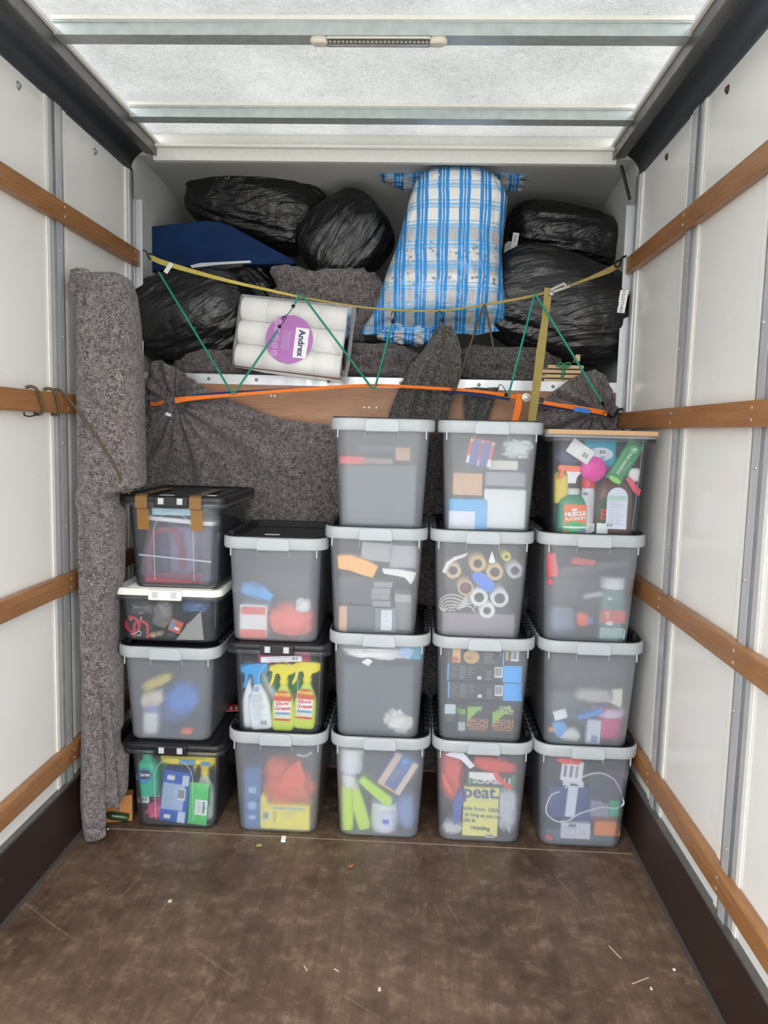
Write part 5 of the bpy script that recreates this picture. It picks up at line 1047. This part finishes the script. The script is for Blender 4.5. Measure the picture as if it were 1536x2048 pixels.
b.lathe([(.001,-.012),(.009,-.012),(.009,.012),(.001,.012)], 16, T(*at(1103,588,3.03)) @ RX(90)); b.lathe([(.001,-.010),(.007,-.010),(.007,.010),(.001,.010)], 16, T(*at(1130,571,3.03)) @ RX(90))
part_at(R_, b, 'cam_buckle', flat((.32,.31,.28),.35,.6), bevel=.002)
b = MB(); p0 = at(337,536,3.075); b.box((0,0,0),(.018,.001,.045), T(*p0) @ RY(35)); part_at(R_, b, 'strap_label', flat((.75,.74,.68),.6))
R_ = empty('ratchet_strap', at(740,773,3.06), 'orange webbing ratchet strap pulled across bulkhead over hung blanket', 'strap')
part_at(R_, ribbon(MB(), ((350,801,3.015),(380,797,3.01),(450,791,3.01),(600,779,3.04),(740,771,3.07),(880,777,3.06),(960,783,3.06),(1038,794,3.05)), (.022,.018,.012,.012,.012,.012,.011,.014)), 'webbing', m_org)
part_at(R_, ribbon(MB(), ((300,807,3.10),(312,808,3.08),(326,804,3.06)), .014), 'webbing', m_org)
part_at(R_, ribbon(MB(), ((1040,788,3.03),(1036,815,3.02),(1028,851,3.01)), (.024,.026,.024)), 'hanging_tail', m_org)
part_at(R_, ribbon(MB(), ((1078,803,3.02),(1110,809,3.02),(1150,815,3.04),(1190,822,3.05),(1214,827,3.06)), (.014,.014,.018,.018,.020)), 'webbing', m_org)
part_at(R_, ribbon(MB(), ((1148,818,3.030),(1180,823,3.036)), .017), 'blue_sleeve', flat((.03,.20,.62),.5))
b = MB(); pr = at(1052,795,3.02); b.lathe([(.001,-.010),(.018,-.010),(.018,.010),(.001,.010)], 24, T(*pr) @ RX(90)); b.lathe([(.001,-.013),(.010,-.013),(.010,.013),(.001,.013)], 16, T(*pr) @ RX(90))
b.box((.03,0,-.002),(.07,.014,.016), T(*pr) @ RY(12)); part_at(R_, b, 'ratchet', flat((.42,.41,.36),.35,.6), bevel=.002)
b = MB(); b.box((.045,.0,.002),(.045,.018,.020), T(*pr) @ RY(12)); part_at(R_, b, 'ratchet_handle', m_hook, bevel=.004)
hookpart(R_, ((284,800,3.17),(289,806,3.14),(296,812,3.12),(301,806,3.10),(296,800,3.12)))
hookpart(R_, ((1244,818,3.17),(1236,820,3.14),(1228,833,3.10),(1218,832,3.08),(1214,824,3.07)), .005)
R_ = empty('ratchet_strap', at(560,782,3.08), 'dark blue webbing strap running just behind the orange one', 'strap')
for pts in (((385,792,3.045),(450,786,3.045),(560,780,3.06),(680,773,3.085)),((890,782,3.08),(960,790,3.08),(1020,799,3.07)),((1078,808,3.045),(1150,821,3.06),(1230,833,3.10))): part_at(R_, ribbon(MB(), pts, .011), 'webbing', m_blu)
def bungee(label, segs, hooks, m, r=.0042, group='bungee cords over the straps'):
    p = at(*segs[0][1]); R_ = empty('bungee_cord', p, label, 'bungee cord', group)
    for s in segs:
        b = MB(); b.tube([at(*q)-p for q in s], r, 10); b.build('elastic_cord', m, R_)
    for h_ in hooks:
        b = MB(); q0 = at(*h_[0])-p; q1 = at(*h_[1])-p; d = (q1-q0)
        b.tube([q0, q0+d*.25], .0075, 10, rad=[.0055,.0075]); pts = [q0+d*.2, q0+d*.6+Vector((.004,0,0)), q1, q1+Vector((-.010,0,-.002)), q1+Vector((-.012,0,-.014))]
        b.tube(spline(pts,6), .0017, 7); b.build('wire_hook', m_hook, R_)
    return R_
bungee('green bungee cord in a V at left, over left bag and toilet rolls', [[(318,545,3.06),(462,783,3.00),(466,787,2.995),(471,783,3.00),(556,660,3.01)]], [((557,656,3.01),(572,634,3.01)),((318,546,3.06),(311,538,3.10))], m_gc)
bungee('green bungee cord hung over yellow strap, right of toilet rolls', [[(590,607,3.01),(597,592,3.01),(603,588,3.02),(609,596,3.01),(742,774,3.05),(747,777,3.045),(751,772,3.05),(784,648,3.01)]], [((589,609,3.01),(571,632,3.008)),((785,646,3.01),(789,624,3.03))], m_gc)
bungee('brown bungee cord zigzagging in front of the woven cloth', [[(886,645,3.02),(904,776,3.04),(908,781,3.04),(912,776,3.04),(966,614,3.02),(969,609,3.02),(972,616,3.02),(993,727,3.03)]], [((885,643,3.02),(881,623,3.03)),((993,728,3.03),(1001,750,3.03))], m_bc)
bungee('green bungee cord looped over yellow strap beside olive tail', [[(1016,794,3.03),(1068,594,3.01),(1071,588,3.02),(1077,598,3.01),(1203,803,3.01)]], [((1014,793,3.03),(1003,770,3.03)),((1204,804,3.01),(1212,824,3.03))], m_gc)
# brown cord wound round the left rail
R_ = empty('bungee_cord', at(110,800,2.40), 'brown bungee cord wound round left rail and crossing the rolled blanket', 'bungee cord', 'bungee cords over the straps')
zt, zb, xi, xo = 1.571, 1.490, -.978, -.992
for y0, y1 in ((2.30,2.33),(2.41,2.44)):
    b = MB(); b.tube(spline([Vector(q)-R_.location for q in ((-1.008,y0-.01,zt),(-.995,y0,zt+.003),(xi-.002,y0+.004,zt-.008),(xi,y0+.02,(zt+zb)/2),(xi-.002,y1+.004,zb+.010),(-.995,y1+.006,zb+.001),(-1.008,y1+.008,zb+.004))],8), .0046, 8); b.build('elastic_cord', m_bc, R_)
b = MB(); b.tube(spline([Vector(q)-R_.location for q in ((-1.006,2.455,zt+.002),(-.99,2.47,zt+.002),(-.974,2.475,1.555),(-.950,2.490,1.52),(-.905,2.490,1.46),(-.850,2.493,1.38),(-.812,2.508,1.30),(-.800,2.53,1.26),(-.792,2.545,1.235))],10), .0040, 8); b.build('elastic_cord', m_bc, R_)
b = MB(); b.tube(spline([Vector(q)-R_.location for q in ((-.980,2.305,1.492),(-.985,2.27,1.484),(-.985,2.235,1.486),(-.982,2.225,1.495))],6), .0022, 7); b.build('wire_hook', m_hook, R_)

# ------------------------------------------------------------------ litter on the floor
def litter(name, label, px, py, outline, th, col, rz=0, cat='litter', curl=0):
    p = atz(px, py, .001); b = MB(); n = len(outline); vs = [(x,y,curl*(x*x+y*y)*40) for x,y in outline]+[(x,y,th+curl*(x*x+y*y)*40) for x,y in outline]
    b.add(vs, [tuple(range(n))[::-1], tuple(range(n,2*n))]+[(i,(i+1)%n,n+(i+1)%n,n+i) for i in range(n)]); o = b.build(name, flat(col,.7)); o.location = p; o.rotation_euler = (0,0,math.radians(rz)); return tag(o, label, cat)
lf = [(-.011,-.004),(-.004,-.008),(.003,-.004),(.012,-.006),(.006,.002),(.009,.010),(.001,.005),(-.006,.012),(-.005,.003)]
litter('fallen_leaf', 'yellow leaf on floor in front of second crate', 518, 1692, lf, .002, (.42,.42,.10), 20, 'leaf', .5)
litter('fallen_leaf', 'small brown leaf on floor in front of middle crate', 702, 1734, lf, .002, (.36,.16,.07), 70, 'leaf', .5)
litter('plastic_chip', 'white plastic chip on floor beside the yellow leaf', 567, 1680, [(-.009,-.014),(.006,-.016),(.010,.010),(-.006,.014)], .009, (.82,.82,.80), 10)
litter('crumb', 'pale crumb cluster piece on floor at left', 340, 1803, [(-.005,-.006),(.006,-.003),(.004,.007),(-.004,.004)], .004, (.62,.50,.36), 0)
litter('straw_stalk', 'pale straw stalk on floor at lower right', 1281, 1962, [(-.030,-.0012),(.030,-.0008),(.030,.0012),(-.030,.001)], .002, (.60,.47,.30), 28, 'straw')
litter('straw_stalk', 'bent pale straw on floor at right, above the lower one', 1230, 1905, [(-.030,-.001),(.028,-.001),(.028,.001),(-.030,.001)], .002, (.60,.47,.30), -68, 'straw')
litter('straw_stalk', 'short straw sliver on floor in lower middle', 611, 1937, [(-.012,-.001),(.012,-.001),(.012,.001),(-.012,.001)], .002, (.66,.52,.36), -60, 'straw')
litter('straw_stalk', 'short curled sliver on floor right of lower middle one', 673, 1941, [(-.008,-.0015),(.008,-.001),(.008,.001),(-.008,.001)], .002, (.60,.48,.34), -35, 'straw')
litter('crumb', 'small tan crumb on floor near bottom centre', 759, 1980, [(-.004,-.005),(.004,-.004),(.003,.006),(-.003,.005)], .004, (.60,.48,.32), 0)
litter('crumb', 'white speck on floor at lower right near kickboard', 1348, 1940, [(-.004,-.003),(.004,-.003),(.004,.003),(-.003,.004)], .003, (.75,.75,.75), 0)
litter('crumb', 'white speck beside the lower right straw', 1302, 1978, [(-.002,-.004),(.003,-.004),(.003,.004),(-.002,.004)], .003, (.78,.75,.70), 0)
litter('crumb', 'tiny white speck on floor at foot of rolled blanket', 216, 1659, [(-.003,-.002),(.003,-.002),(.003,.002),(-.003,.002)], .003, (.8,.8,.78), 0)
